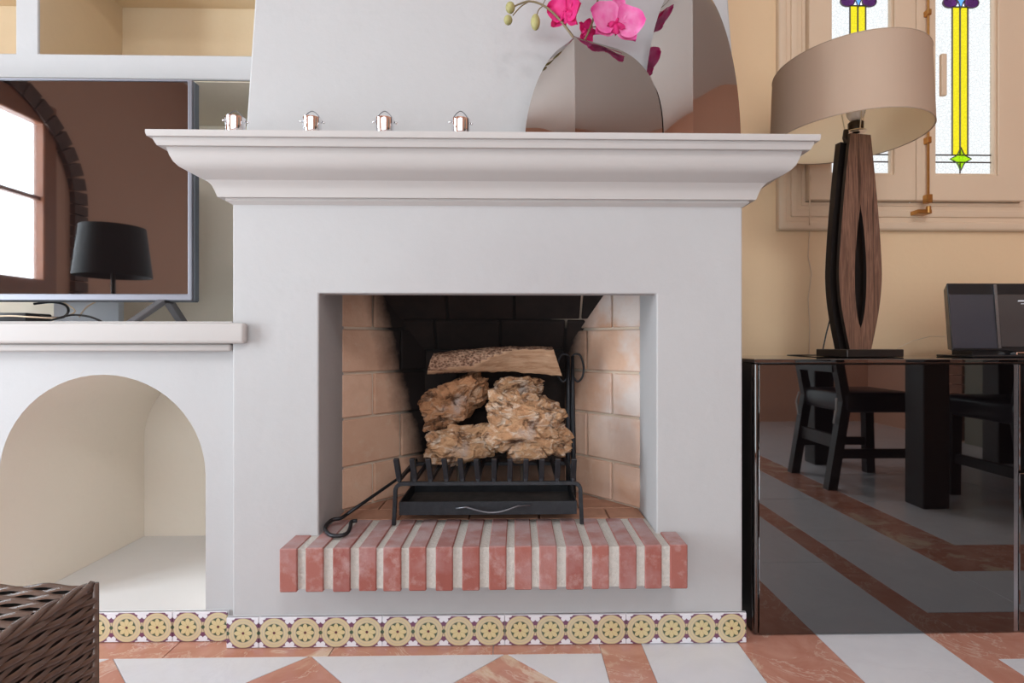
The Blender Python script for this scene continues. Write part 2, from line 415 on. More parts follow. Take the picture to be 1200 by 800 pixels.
# ------------------------------------------------------------------ mesh builder
class MB:
    def __init__(s): s.v = []; s.f = []; s.mi = []
    def add(s, vs, fs, mi=0):
        k = len(s.v); s.v += [tuple(p) for p in vs]
        for f in fs: s.f.append(tuple(i + k for i in f)); s.mi.append(mi)
        return s
    def box(s, x0, x1, y0, y1, z0, z1, mi=0):
        vs = [(x0, y0, z0), (x1, y0, z0), (x1, y1, z0), (x0, y1, z0), (x0, y0, z1), (x1, y0, z1), (x1, y1, z1), (x0, y1, z1)]
        return s.add(vs, [(0, 3, 2, 1), (4, 5, 6, 7), (0, 1, 5, 4), (1, 2, 6, 5), (2, 3, 7, 6), (3, 0, 4, 7)], mi)
    def hexa(s, p, mi=0):               # eight corners ordered like box
        return s.add(p, [(0, 3, 2, 1), (4, 5, 6, 7), (0, 1, 5, 4), (1, 2, 6, 5), (2, 3, 7, 6), (3, 0, 4, 7)], mi)
    def prism(s, poly, d, mi=0):        # planar polygon extruded along vector d
        n = len(poly); d = Vector(d)
        a = [Vector(p) for p in poly]; b = [p + d for p in a]
        s.add(a + b, [tuple(range(n - 1, -1, -1)), tuple(range(n, 2 * n))] + [(i, (i + 1) % n, n + (i + 1) % n, n + i) for i in range(n)], mi)
        return s
    def tube(s, pts, r, n=8, mi=0, closed=False, squash=None):
        pts = [Vector(p) for p in pts]; rs = r if isinstance(r, (list, tuple)) else [r] * len(pts)
        k = len(pts); T = []
        for i in range(k):
            if closed: d = pts[(i + 1) % k] - pts[i - 1]
            else: d = pts[min(i + 1, k - 1)] - pts[max(i - 1, 0)]
            T.append(d.normalized())
        up = Vector((0, 0, 1)) if abs(T[0].z) < .9 else Vector((1, 0, 0))
        N = (up - T[0] * up.dot(T[0])).normalized()
        vs = []
        for i in range(k):
            N = (N - T[i] * N.dot(T[i])).normalized(); B = T[i].cross(N)
            for j in range(n):
                a = 2 * PI * (j + .5) / n
                vs.append(pts[i] + N * (math.cos(a) * rs[i]) + B * (math.sin(a) * rs[i] * (squash or 1)))
        fs = []
        for i in range(k if closed else k - 1):
            i2 = (i + 1) % k
            for j in range(n):
                j2 = (j + 1) % n
                fs.append((i * n + j, i * n + j2, i2 * n + j2, i2 * n + j))
        if not closed:
            fs.append(tuple(range(n - 1, -1, -1))); fs.append(tuple((k - 1) * n + j for j in range(n)))
        return s.add(vs, fs, mi)
    def lathe(s, prof, c, n=24, mi=0, cap=True, sx=1., sy=1.):
        c = Vector(c); vs = []
        for (r, z) in prof:
            for j in range(n):
                a = 2 * PI * j / n
                vs.append(c + Vector((r * sx * math.cos(a), r * sy * math.sin(a), z)))
        fs = []
        for i in range(len(prof) - 1):
            for j in range(n):
                j2 = (j + 1) % n
                fs.append((i * n + j, i * n + j2, (i + 1) * n + j2, (i + 1) * n + j))
        if cap:
            fs.append(tuple(range(n - 1, -1, -1))); fs.append(tuple((len(prof) - 1) * n + j for j in range(n)))
        return s.add(vs, fs, mi)
    def sphere(s, c, r, n=12, m=8, mi=0):
        rx, ry, rz = r if isinstance(r, (tuple, list)) else (r, r, r)
        c = Vector(c); vs = [c + Vector((0, 0, -rz))]
        for i in range(1, m):
            t = PI * i / m - PI / 2
            for j in range(n):
                a = 2 * PI * j / n
                vs.append(c + Vector((rx * math.cos(t) * math.cos(a), ry * math.cos(t) * math.sin(a), rz * math.sin(t))))
        vs.append(c + Vector((0, 0, rz)))
        fs = [(0, 1 + (j + 1) % n, 1 + j) for j in range(n)]
        for i in range(m - 2):
            for j in range(n):
                j2 = (j + 1) % n; a = 1 + i * n
                fs.append((a + j, a + j2, a + n + j2, a + n + j))
        e = len(vs) - 1; a = 1 + (m - 2) * n
        fs += [(a + j, a + (j + 1) % n, e) for j in range(n)]
        return s.add(vs, fs, mi)
    def grid(s, xs, zs, holes, y0, y1, mi=0):
        """wall slab facing -Y made of a cell grid with some cells left open; shared vertices, so no seams"""
        nx, nz = len(xs), len(zs); k = len(s.v)
        idx = lambda i, j, b: (b * nx * nz) + j * nx + i
        vs = [(x, y, z) for y in (y0, y1) for z in zs for x in xs]
        solid = lambda i, j: 0 <= i < nx - 1 and 0 <= j < nz - 1 and (i, j) not in holes
        fs = []
        for i in range(nx - 1):
            for j in range(nz - 1):
                if not solid(i, j): continue
                fs.append((idx(i, j, 0), idx(i + 1, j, 0), idx(i + 1, j + 1, 0), idx(i, j + 1, 0)))
                fs.append((idx(i, j, 1), idx(i, j + 1, 1), idx(i + 1, j + 1, 1), idx(i + 1, j, 1)))
                if not solid(i - 1, j): fs.append((idx(i, j, 0), idx(i, j + 1, 0), idx(i, j + 1, 1), idx(i, j, 1)))
                if not solid(i + 1, j): fs.append((idx(i + 1, j, 0), idx(i + 1, j, 1), idx(i + 1, j + 1, 1), idx(i + 1, j + 1, 0)))
                if not solid(i, j - 1): fs.append((idx(i, j, 0), idx(i, j, 1), idx(i + 1, j, 1), idx(i + 1, j, 0)))
                if not solid(i, j + 1): fs.append((idx(i, j + 1, 0), idx(i + 1, j + 1, 0), idx(i + 1, j + 1, 1), idx(i, j + 1, 1)))
        return s.add(vs, fs, mi)
    def mesh(s, name, mats, bevel=0, seg=1, smooth=False, weld=True, origin=(0, 0, 0), recalc=True):
        me = bpy.data.meshes.new(name)
        o = Vector(origin)
        me.from_pydata([Vector(p) - o for p in s.v], [], s.f)
        for m in (mats if isinstance(mats, (list, tuple)) else [mats]): me.materials.append(M[m] if isinstance(m, str) else m)
        for p, i in zip(me.polygons, s.mi): p.material_index = i
        bm = bmesh.new(); bm.from_mesh(me)
        if weld: bmesh.ops.remove_doubles(bm, verts=bm.verts, dist=1e-5)
        loose = [v for v in bm.verts if not v.link_faces]
        if loose: bmesh.ops.delete(bm, geom=loose, context='VERTS')
        if recalc: bmesh.ops.recalc_face_normals(bm, faces=bm.faces)
        if bevel:
            es = [e for e in bm.edges if len(e.link_faces) == 2 and e.calc_face_angle(0) > .6]
            bmesh.ops.bevel(bm, geom=es, offset=bevel, segments=seg, profile=.5, affect='EDGES', clamp_overlap=True)
        bm.to_mesh(me); bm.free()
        if smooth is True: me.polygons.foreach_set('use_smooth', [True] * len(me.polygons))
        elif smooth:
            me.polygons.foreach_set('use_smooth', [True] * len(me.polygons))
            me.set_sharp_from_angle(angle=math.radians(smooth))
        me.update()
        return me

def wloc(o):
    v = Vector((0, 0, 0))
    while o: v += o.location; o = o.parent
    return v
def link(name, me, parent=None, loc=None, rot=None):
    """mesh data in world axes with its origin at loc (or at the parent's base)"""
    o = bpy.data.objects.new(name, me); COL.objects.link(o)
    if parent:
        o.parent = parent
        o.location = (Vector(loc) - wloc(parent)) if loc is not None else (0, 0, 0)
    elif loc is not None: o.location = loc
    if rot: o.rotation_euler = rot
    return o
def part(name, mb, mat, parent, **kw):
    return link(name, mb.mesh(name, mat, origin=wloc(parent), **kw), parent)
def thing(name, label, cat, loc=(0, 0, 0), group=None):
    o = bpy.data.objects.new(name, None); COL.objects.link(o); o.location = loc; o.empty_display_size = .05
    o['label'] = label; o['category'] = cat
    if group: o['group'] = group
    return o
def solo(name, mb, mat, label, cat, loc, group=None, **kw):
    o = link(name, mb.mesh(name, mat, origin=loc, **kw), None, loc)
    o['label'] = label; o['category'] = cat
    if group: o['group'] = group
    return o
def struct(name, mb, mat, label, cat, loc=(0, 0, 0), **kw):
    o = link(name, mb.mesh(name, mat, origin=loc, **kw), None, loc)
    o['kind'] = 'structure'; o['label'] = label; o['category'] = cat
    return o
def copy_tree(o, parent=None):
    c = o.copy(); COL.objects.link(c)
    if parent: c.parent = parent
    for ch in list(o.children): copy_tree(ch, c)
    return c

# ------------------------------------------------------------------ the room
YB = 2.10            # back wall
D = 1.48             # fireplace front
DL = 1.515           # front of the arched unit
XL, XR, YF, ZC = -3.0, 3.6, -2.6, 3.15
wx0, wx1, wz0, wz1 = at(945, 300, 2.08).x, at(1197, 300, 2.08).x, at(1070, 237, 2.08).z, 2.36
mb = MB().grid([XL, wx0, wx1, XR], [0, wz0, wz1, ZC], {(1, 1)}, YB, YB + .05)
struct('wall_back', mb, 'cream', 'cream plaster wall behind the fireplace', 'wall')
def yslab(ys, zs, holes, x0, x1):
    m = MB().grid(ys, zs, holes, 0, 1); m.v = [((x0 if y == 0 else x1), x, z) for (x, y, z) in m.v]; return m
LW = (-.42, .92, .02, 2.32)          # window of the left wall: y0 y1 z0 z1
struct('wall_left', yslab([YF, LW[0], LW[1], YB], [0, LW[2], LW[3], ZC], {(1, 1)}, XL, XL - .12), 'tan_wall', 'tan side wall holding the arched window', 'wall')
struct('wall_right', MB().box(XR, XR + .12, YF, YB, 0, ZC), 'tan_wall', 'tan side wall beyond the dining table', 'wall')
mb = MB().grid([XL, -2.85, 1.7, XR], [0, .02, 2.42, ZC], {(1, 1)}, YF - .1, YF)
struct('wall_front', mb, 'tan_wall', 'tan wall with the wide terrace glazing', 'wall')
struct('ceiling', MB().box(XL, XR, YF, YB, ZC, ZC + .1), 'ceiling', 'off-white flat ceiling', 'ceiling')

# floor: diagonal chequer of red and white marble, red border bands
fl = struct('floor', MB().box(XL, XR, YF, YB, -.06, -.004), 'grout', 'red and white marble tiled floor', 'floor')
TH = .0035
def clip_poly(poly, a, b, c):          # keep a*x+b*y<=c
    out = []
    for i in range(len(poly)):
        p, q = poly[i], poly[(i + 1) % len(poly)]
        dp, dq = a * p[0] + b * p[1] - c, a * q[0] + b * q[1] - c
        if dp <= 0: out.append(p)
        if (dp < 0 < dq) or (dq < 0 < dp):
            t = dp / (dp - dq); out.append((p[0] + (q[0] - p[0]) * t, p[1] + (q[1] - p[1]) * t))
    return out
def floor_tile(poly, mat, gap=.0012):
    cx = sum(p[0] for p in poly) / len(poly); cy = sum(p[1] for p in poly) / len(poly)
    pts = []
    for p in poly:
        d = Vector((cx - p[0], cy - p[1], 0)); d.normalize()
        pts.append((p[0] + d.x * gap, p[1] + d.y * gap, -.012))
    if len(pts) < 3: return
    m = MB().prism(pts, (0, 0, .012))
    o = link('marble_tile', m.mesh('marble_tile', mat, origin=(cx, cy, 0), bevel=.0006), fl, (cx, cy, 0))
def rect(x0, x1, y0, y1): return [(x0, y0), (x1, y0), (x1, y1), (x0, y1)]
YBORD = 1.428; XS = at(703, 758, 1.46).x
X = [XS, .333, .592, .823, 1.127, 1.222]
xa = at(593, 763, 1.44).x
Lx = XL
for i in range(-13, 4):
    for j in range(-1, 21):
        for kind in (0, 1):
            cx = xa + .5 * i + (.25 if kind else 0); cy = YBORD + .004 - .25 - .5 * j + (.25 if kind else 0)
            poly = [(cx - .25, cy), (cx, cy - .25), (cx + .25, cy), (cx, cy + .25)]
            for (a, b, c) in ((1, 0, XS), (-1, 0, -XL), (0, 1, YBORD), (0, -1, -YF)): poly = clip_poly(poly, a, b, c)
            area_ = abs(sum(poly[k][0] * poly[(k + 1) % len(poly)][1] - poly[(k + 1) % len(poly)][0] * poly[k][1] for k in range(len(poly)))) if len(poly) > 2 else 0
            if area_ > .002: floor_tile(poly, 'white_marble' if kind else 'red_marble')
x = XL
while x < XS - .01:                        # border strip along the wall
    x1 = min(x + .42, XS); floor_tile(rect(x, x1, YBORD, 1.60), 'red_marble'); x = x1
def lay(x0, x1, y0, y1, mat, step):
    y = y1
    while y > y0 + .001:
        ya = max(y0, y - step); floor_tile(rect(x0, x1, ya, y), mat); y = ya
lay(X[0], X[1], YF, 1.60, 'red_marble', .45)
lay(X[1], X[2], YF, 1.60, 'white_marble', .60)
lay(X[2], X[3], YF, 1.60, 'red_marble', .46)
lay(X[3], X[4], YF, 1.60, 'white_marble', .60)
lay(X[4], X[5], YF, 1.60, 'red_marble', .50)
for k in range(6):
    floor_tile(rect(X[5] + k * .4, X[5] + (k + 1) * .4 if k < 5 else XR, 1.383, 1.60), 'red_marble')
lay(X[5], 1.535, YF, 1.383, 'white_marble', .60)
floor_tile(rect(1.535, XR, 1.09, 1.383), 'white_marble')
for k in range(5):
    floor_tile(rect(1.535 + k * .42, 1.535 + (k + 1) * .42 if k < 4 else XR, .84, 1.09), 'red_marble')
lay(1.535, 1.74, YF, .84, 'red_marble', .5)
lay(1.74, 2.6, YF, .84, 'white_marble', .6)
lay(2.6, XR, YF, .84, 'white_marble', .6)

# printed border tiles along the foot of the fireplace and of the arched unit
TU = .0806; TL = 4 * TU
tile_long = MB().box(0.0006, TL - .0006, 0, .012, 0.0, TU)
def baseboard(name, label, x0, x1, y, joints, side=None):
    b = struct(name, MB().box(x0, x1, y + .006, y + .0125, .0, TU), 'grout', label, 'baseboard', ((x0 + x1) / 2, y, 0))
    js = [x0] + joints + [x1]
    for a, c in zip(js[:-1], js[1:]):
        m = MB().box(a + .0007, c - .0007, y, y + .010, .002, TU)
        # pattern is anchored at the full tile's left end
        org = c - TL if a == js[0] else a
        o = link('border_tile', m.mesh('border_tile', 'rosette', origin=(org, y, 0), bevel=.0008), b, (org, y, 0))
    return b
yb1 = D - .0125; yb2 = DL - .0125
bx0, bx1 = at(265, 740, yb1).x, at(875, 740, yb1).x
jn = [bx1 - TL * k for k in (4, 3, 2, 1)]
baseboard('baseboard_front', 'fireplace foot lined with printed rosette border tiles', bx0, bx1, yb1, [j for j in jn if j > bx0 + .02])
cx0 = at(202, 740, yb2).x
baseboard('baseboard_left', 'arched unit foot lined with printed rosette border tiles', cx0 - TL * 5, at(266, 740, yb2).x, yb2, [cx0 - TL * k for k in (4, 3, 2, 1, 0)])

# ------------------------------------------------------------------ fireplace
FX0, FX1 = at(272.5, 450, D).x, at(870, 450, D).x
OX0, OX1 = at(373.5, 450, D).x, at(769.5, 450, D).x
ZH = onz(374, 624, .2945).z
ZO = at(570, 344, D).z
fp = thing('fireplace', 'white plaster fireplace with deep moulded mantel and brick hearth', 'fireplace', ((FX0 + FX1) / 2, D, 0))
mb = MB().grid([FX0, OX0, OX1, FX1], [0, .29, ZO, 1.20], {(1, 1)}, D, D + .055)
body = part('body', mb, 'fire_plaster', fp, bevel=.004, seg=2)
mb = MB()
mb.box(FX0, OX0 - .0005, D + .05, YB - .004, 0, 1.20)
mb.box(OX1 + .0005, FX1, D + .05, YB - .004, 0, 1.20)
mb.box(OX0, OX1, D + .05, YB - .004, 0, .27)
mb.box(FX0, FX1, D + .05, YB - .004, 1.20, 1.25)
part('pier', mb, 'fire_plaster', fp)
# mantel: moulded profile swept round three sides with mitred corners
prof = []
for off, y in [(0, 241.5), (10, 236.5), (10, 233.5), (18.5, 232.5), (20, 229), (22, 224), (25, 218.5), (31, 212.5), (41, 207.5), (52, 202), (60, 197.3), (66, 191.5), (70, 184.5), (72.5, 178), (73.5, 174.5), (83.5, 173), (86, 169), (88, 165.5), (88, 163.5), (94.5, 162), (96, 158), (96, 154.5)]:
    k = (265 + off) / F
    p = (k * D - FX1) / (1 + k) if off else 0
    prof.append((max(p, 0), H + (CY - y) * (D - p) / F))
PM = prof[-1][0]; ZM = prof[-1][1]
mb = MB(); vs = []; fs = []
for (p, z) in prof + [(0, ZM)]:
    vs += [(FX0 - p, YB - .009, z), (FX0 - p, D - p, z), (FX1 + p, D - p, z), (FX1 + p, YB - .009, z)]
for i in range(len(prof)):
    for j in range(3): fs.append((i * 4 + j, i * 4 + j + 1, (i + 1) * 4 + j + 1, (i + 1) * 4 + j))
mb.add(vs, fs)
k = len(prof) * 4
mb.add([vs[k], vs[k + 1], vs[k + 2], vs[k + 3]], [(0, 1, 2, 3)])
mb.add(vs[0:4], [(0, 1, 2, 3)])
# rounded run: split long faces so the paint undulates a little
part('mantel', mb, 'moulding', fp, smooth=25)
# hood tapering up the wall
hz = [ZM, 1.72, 2.3, ZC]
hy = [1.500, 1.545, 1.60, 1.64]
l0, l1 = at(286, 152, 1.5).x, at(297.5, 0, 1.545).x
r0, r1 = at(868, 152, 1.5).x, at(855, 0, 1.545).x
hl = [l0, l1, l1 + (l1 - l0) * 1.4, l1 + (l1 - l0) * 2.5]; hr = [r0, r1, r1 + (r1 - r0) * 1.4, r1 + (r1 - r0) * 2.5]
mb = MB()
for i in range(3):
    mb.add([(hl[i], hy[i], hz[i]), (hr[i], hy[i], hz[i]), (hr[i + 1], hy[i + 1], hz[i + 1]), (hl[i + 1], hy[i + 1], hz[i + 1]),
            (hl[i], YB, hz[i]), (hr[i], YB, hz[i]), (hr[i + 1], YB, hz[i + 1]), (hl[i + 1], YB, hz[i + 1])],
           [(0, 1, 2, 3), (0, 3, 7, 4), (1, 5, 6, 2)])
part('hood', mb, 'white_plaster', fp, bevel=.006, seg=2)

# hearth: a row of bricks on edge
HY = 1.3806; HZ0 = at(567, 692, HY).z
hx0, hx1 = at(327.5, 650, HY).x, at(806, 650, HY).x
mb = MB().box(hx0 + .006, hx1 - .006, HY + .005, D - .0005, HZ0 + .006, ZH - .004)
mb.box(OX0 + .001, OX1 - .001, D - .0005, 1.605, .272, ZH - .004)
hearth = part('hearth', mb, 'mortar', fp)
starts = [327.5, 358, 390, 420, 449, 479, 510.5, 541.5, 573, 603, 632, 663.5, 694, 726, 756, 785.5]
for i, sx in enumerate(starts):
    a = at(sx, 650, HY).x; b = a + .0435 + random.uniform(-.001, .001)
    if i == 15: b = hx1
    inside = a > OX0 + .001 and b < OX1 - .001
    y1 = 1.60 if inside else D - .001
    jy = random.uniform(-.002, .002)
    if i == 1: a0 = max(a, OX0 + .001)
    m = MB().box(a, b, HY + jy, D - .001, HZ0 + random.uniform(-.001, .001), ZH + random.uniform(-.0015, .0015))
    if inside:
        m = MB().box(a, b, HY + jy, y1, HZ0 if False else ZH - .05, ZH + random.uniform(-.0015, .0015)); m.box(a, b, HY + jy, D - .001, HZ0 + random.uniform(-.001, .001), ZH - .05)
        m = MB().prism([(a, HY + jy, HZ0), (a, D - .001, HZ0), (a, D - .001, ZH - .045), (a, y1, ZH - .045), (a, y1, ZH), (a, HY + jy, ZH)], (b - a, 0, 0))
    o = link('brick', m.mesh('brick', 'hearth_brick', origin=((a + b) / 2, HY, HZ0), bevel=.0025, seg=1), hearth, ((a + b) / 2, HY, HZ0))

# firebox: splayed brick cheeks, back that leans forward into the flue
UX, UY = .656, .755
YJ = 1.68; TM = .315
ybk = YJ + UY * TM; lx, rx = OX0 + UX * TM, OX1 - UX * TM
ZK = .775                                     # height of the kink
ytop, ztop = YJ + UY * .10, 1.00              # back wall at the top
mb = MB()
e = .009
for s_, ox in ((1, OX0), (-1, OX1)):
    n = Vector((s_ * -UY, UX, 0)) * e        # away from the room
    p0 = Vector((ox, YJ, 0)) + n; p1 = Vector((ox + s_ * UX * .36, YJ + UY * .36, 0)) + n
    q = Vector((s_ * -UY, UX, 0)) * .01
    mb.hexa([(*p0.xy, .285), (*p1.xy, .285), (*(p1 + q).xy, .285), (*(p0 + q).xy, .285), (*p0.xy, 1.2), (*p1.xy, 1.2), (*(p1 + q).xy, 1.2), (*(p0 + q).xy, 1.2)])
mb.box(lx - .06, rx + .06, ybk + e, ybk + e + .01, .285, ZK + .01)
dl = Vector((0, ytop - ybk, ztop - ZK)); dl.normalize(); nb = Vector((0, dl.z, -dl.y))   # up-slope and outward normal of the leaning part
mb.add([Vector((lx - .2, ybk, ZK)) + nb * e, Vector((rx + .2, ybk, ZK)) + nb * e, Vector((rx + .2, ytop, ztop)) + nb * e + dl * .2, Vector((lx - .2, ytop, ztop)) + nb * e + dl * .2], [(0, 1, 2, 3)])
mb.box(OX0, OX1, 1.60, 2.0, .275, .284)
fbx = part('firebox', mb, 'fire_mortar', fp, recalc=True)
mb = MB().box(OX0 - .02, OX1 + .02, D + .056, 2.05, 1.10, 1.19)
part('flue_throat', mb, 'soot_metal', fp)
BW, BH, BT = .212, .129, .02
rows = [.2945, .4226, .570, .708, .8465, .985, 1.10]
def fb(wid, hei, mat):
    m = MB().box(-wid / 2, wid / 2, 0, BT, 0, hei)
    return m.mesh('brick', mat, bevel=.003, seg=1)
cache = {}
def brick(w_, h_, loc, rot, mat='fire_brick'):
    key = (round(w_, 4), round(h_, 4), mat)
    if key not in cache: cache[key] = fb(*key)
    return link('brick', cache[key], fbx, loc, rot)
for r in range(6):
    z0, hh = rows[r] + .004, rows[r + 1] - rows[r] - .008
    for s_, ox in ((1, OX0), (-1, OX1)):
        t = .0
        lens = [.106, BW, BW] if (r % 2 == 0) == True else [BW, .106, BW]
        for w_ in lens:
            if t > .33: break
            ww = min(w_, .345 - t)
            c = Vector((ox + s_ * UX * (t + ww / 2), YJ + UY * (t + ww / 2), z0))
            ang = math.atan2(UY, UX * s_) if s_ == 1 else math.atan2(-UY, UX)
            brick(ww, hh, c, (0, 0, ang)); t += ww + .008
    # back wall, upright part then leaning part
    if z0 < ZK - .03:
        hh2 = min(hh, ZK - z0 - .002)
        x = lx + (.004 if r % 2 else -.10)
        while x < rx - .02:
            a = max(x, lx); b = min(x + BW, rx)
            if b - a > .02: brick(b - a, hh2, ((a + b) / 2, ybk, z0), None, 'sooted_brick')
            x += BW + .008
tilt = math.atan2(-(dl.y), dl.z)
Ls = (Vector((0, ytop, ztop)) - Vector((0, ybk, ZK))).length
k = 0; sdist = .004
while sdist < Ls + .05:
    frac = min(1, (sdist + .06) / Ls)
    a_l = lx - (UX * (TM - .10)) * frac - .03; a_r = rx + (UX * (TM - .10)) * frac + .03
    x = a_l - (.0 if k % 2 else .11)
    while x < a_r - .02:
        a = max(x, a_l); b = min(x + BW, a_r)
        base = Vector((0, ybk, ZK)) + dl * sdist
        if b - a > .03: brick(b - a, BH - .012, ((a + b) / 2, base.y, base.z), (tilt, 0, 0), 'sooted_brick')
        x += BW + .008
    sdist += BH - .004; k += 1
# floor of the firebox
y = 1.607; r = 0
while y < 1.9:
    x = OX0 - (.1 if r % 2 else 0.02)
    while x < OX1:
        a, b = max(x, OX0 + .002), min(x + .2, OX1 - .002)
        t = max(0, (y + .05 - YJ) / UY)
        a = max(a, OX0 + UX * max(0, (y - YJ) / UY) - .02); b = min(b, OX1 - UX * max(0, (y - YJ) / UY) + .02)
        if b - a > .03:
            m = MB().box(a, b, y, y + .096, ZH - .02, ZH - .002)
            link('floor_tile', m.mesh('floor_tile', 'hearth_floor', origin=((a + b) / 2, y, ZH - .02), bevel=.002), fbx, ((a + b) / 2, y, ZH - .02))
        x += .204
    y += .1; r += 1

# ------------------------------------------------------------------ arched unit and shelving at the left of the fireplace
ax = at(120.5, 500, DL).x; ar = at(241, 560, DL).x - ax; azs = at(120, 558, DL).z; azf = TU - .001
su = thing('built_in_shelving', 'white plaster built-in unit with arched niche and cream recesses', 'shelving', ((XL + FX0) / 2, DL, 0))
NA = 28
arc = [(ax + ar * math.cos(PI * i / NA), azs + ar * math.sin(PI * i / NA)) for i in range(NA + 1)]
ux0, ux1, uz1 = XL + .003, FX0 - .0005, .79
mb = MB()
def strip(p, q, y):      # quad facing -Y between bottom list p and top list q
    pass
for i in range(NA):
    (xa_, za_), (xb_, zb_) = arc[i], arc[i + 1]
    mb.add([(xb_, DL, zb_), (xa_, DL, za_), (xa_, DL, uz1), (xb_, DL, uz1)], [(0, 1, 2, 3)])
for (x0, x1) in ((ux0, ax - ar), (ax + ar, ux1)):
    mb.add([(x0, DL, azf), (x1, DL, azf), (x1, DL, azs), (x0, DL, azs)], [(0, 1, 2, 3)])
    mb.add([(x0, DL, azs), (x1, DL, azs), (x1, DL, uz1), (x0, DL, uz1)], [(0, 1, 2, 3)])
mb.add([(ux0, DL, 0), (ux1, DL, 0), (ux1, DL, azf), (ux0, DL, azf)], [(0, 1, 2, 3)])
part('arched_panel', mb, 'white_plaster', su, recalc=False)
mb = MB()
prf = [(ax + ar, azf)] + arc + [(ax - ar, azf)]
n = len(prf)
yn = YB - .005
for i in range(n):
    j = (i + 1) % n
    mb.add([(*[prf[i][0]], DL, prf[i][1]), (prf[i][0], yn, prf[i][1]), (prf[j][0], yn, prf[j][1]), (prf[j][0], DL, prf[j][1])], [(0, 1, 2, 3)])
mb.add([(p[0], yn, p[1]) for p in prf], [tuple(range(n))])
part('arched_niche', mb, 'niche_paint', su, recalc=False, smooth=40)
part('niche_floor', MB().box(ax - ar + .001, ax + ar - .001, DL - .0005, yn - .001, azf - .03, azf + .002), 'niche_floor', su)
# ledge the television stands on
ZL = at(150, 376, 1.455).z; ZL0 = at(150, 402.5, 1.455).z
lend = at(286, 390, 1.455).x
mb = MB().box(ux0, FX0 - .001, 1.4793, YB - .004, ZL0, ZL)
part('ledge', mb, 'moulding', su)
mb = MB().box(ux0, lend, 1.455, 1.4795, ZL0, ZL - .004)
part('ledge_nosing', mb, 'moulding', su, bevel=.009, seg=4, smooth=30)
mb = MB().box(ux0, FX0 - .004, 1.478, DL + .002, ZL0 - .020, ZL0)
part('ledge_moulding', mb, 'moulding', su, bevel=.006, seg=3, smooth=30)
# upper frame: shelf board and post in front of cream recesses
FY = 1.73
zs0, zs1 = at(260, 93.5, FY).z, at(260, 65, FY).z
px0, px1 = at(18, 30, FY).x, at(45, 30, FY).x
zt = at(200, 11, YB).z
mb = MB().grid([ux0, px0, px1, -.738], [zs0, zs1, zt, 2.4], {(0, 1), (2, 1)}, FY, FY + .012)
part('shelf_frame', mb, 'white_plaster', su, bevel=.003)
mb = MB()
mb.box(ux0, -.738, FY + .010, YB - .004, zs0, zs1)
mb.box(ux0, -.738, FY + .010, YB - .004, zt, zt + .05)
mb.box(px0, px1 + .0005, FY + .006, YB - .004, zs1, zt)
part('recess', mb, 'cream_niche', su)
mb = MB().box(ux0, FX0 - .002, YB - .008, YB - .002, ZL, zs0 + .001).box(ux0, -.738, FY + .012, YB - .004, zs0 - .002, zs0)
part('television_recess', mb, 'recess_brightened', su)
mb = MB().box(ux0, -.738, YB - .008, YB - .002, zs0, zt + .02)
part('recess', mb, 'cream_niche', su)

# ------------------------------------------------------------------ stained window
YW = 2.075
win = struct('window_1', MB().grid([wx0 - .012, wx0, wx1, wx1 + .012], [wz0 - .012, wz0, wz1, wz1 + .012], {(1, 1)}, YB - .012, YB + .045), 'window_paint', 'cream casement window with leaded stained glass', 'window')
def casing(w0, w1, y0, y1):
    return MB().grid([wx0 - w1, wx0 - w0, wx1 + w0, wx1 + w1], [wz0 - w1, wz0 - w0, wz1 + w0, wz1 + w1], {(1, 1)}, y0, y1)
wc = wx0 - at(912, 250, 2.08).x
part('casing', casing(0.0, wc, 2.092, YB + .002), 'window_paint', win, bevel=.003)
part('casing', casing(wc - .034, wc, 2.076, YB), 'window_paint', win, bevel=.010, seg=3, smooth=35)
part('casing', casing(.028, .055, 2.085, YB), 'window_paint', win, bevel=.005, seg=2, smooth=35)
xm = at(1071.5, 200, YW).x
gz0 = at(1130, 206, YW).z; gz1 = wz1 - .09
ztop_ = at(1128, 6, YW).z
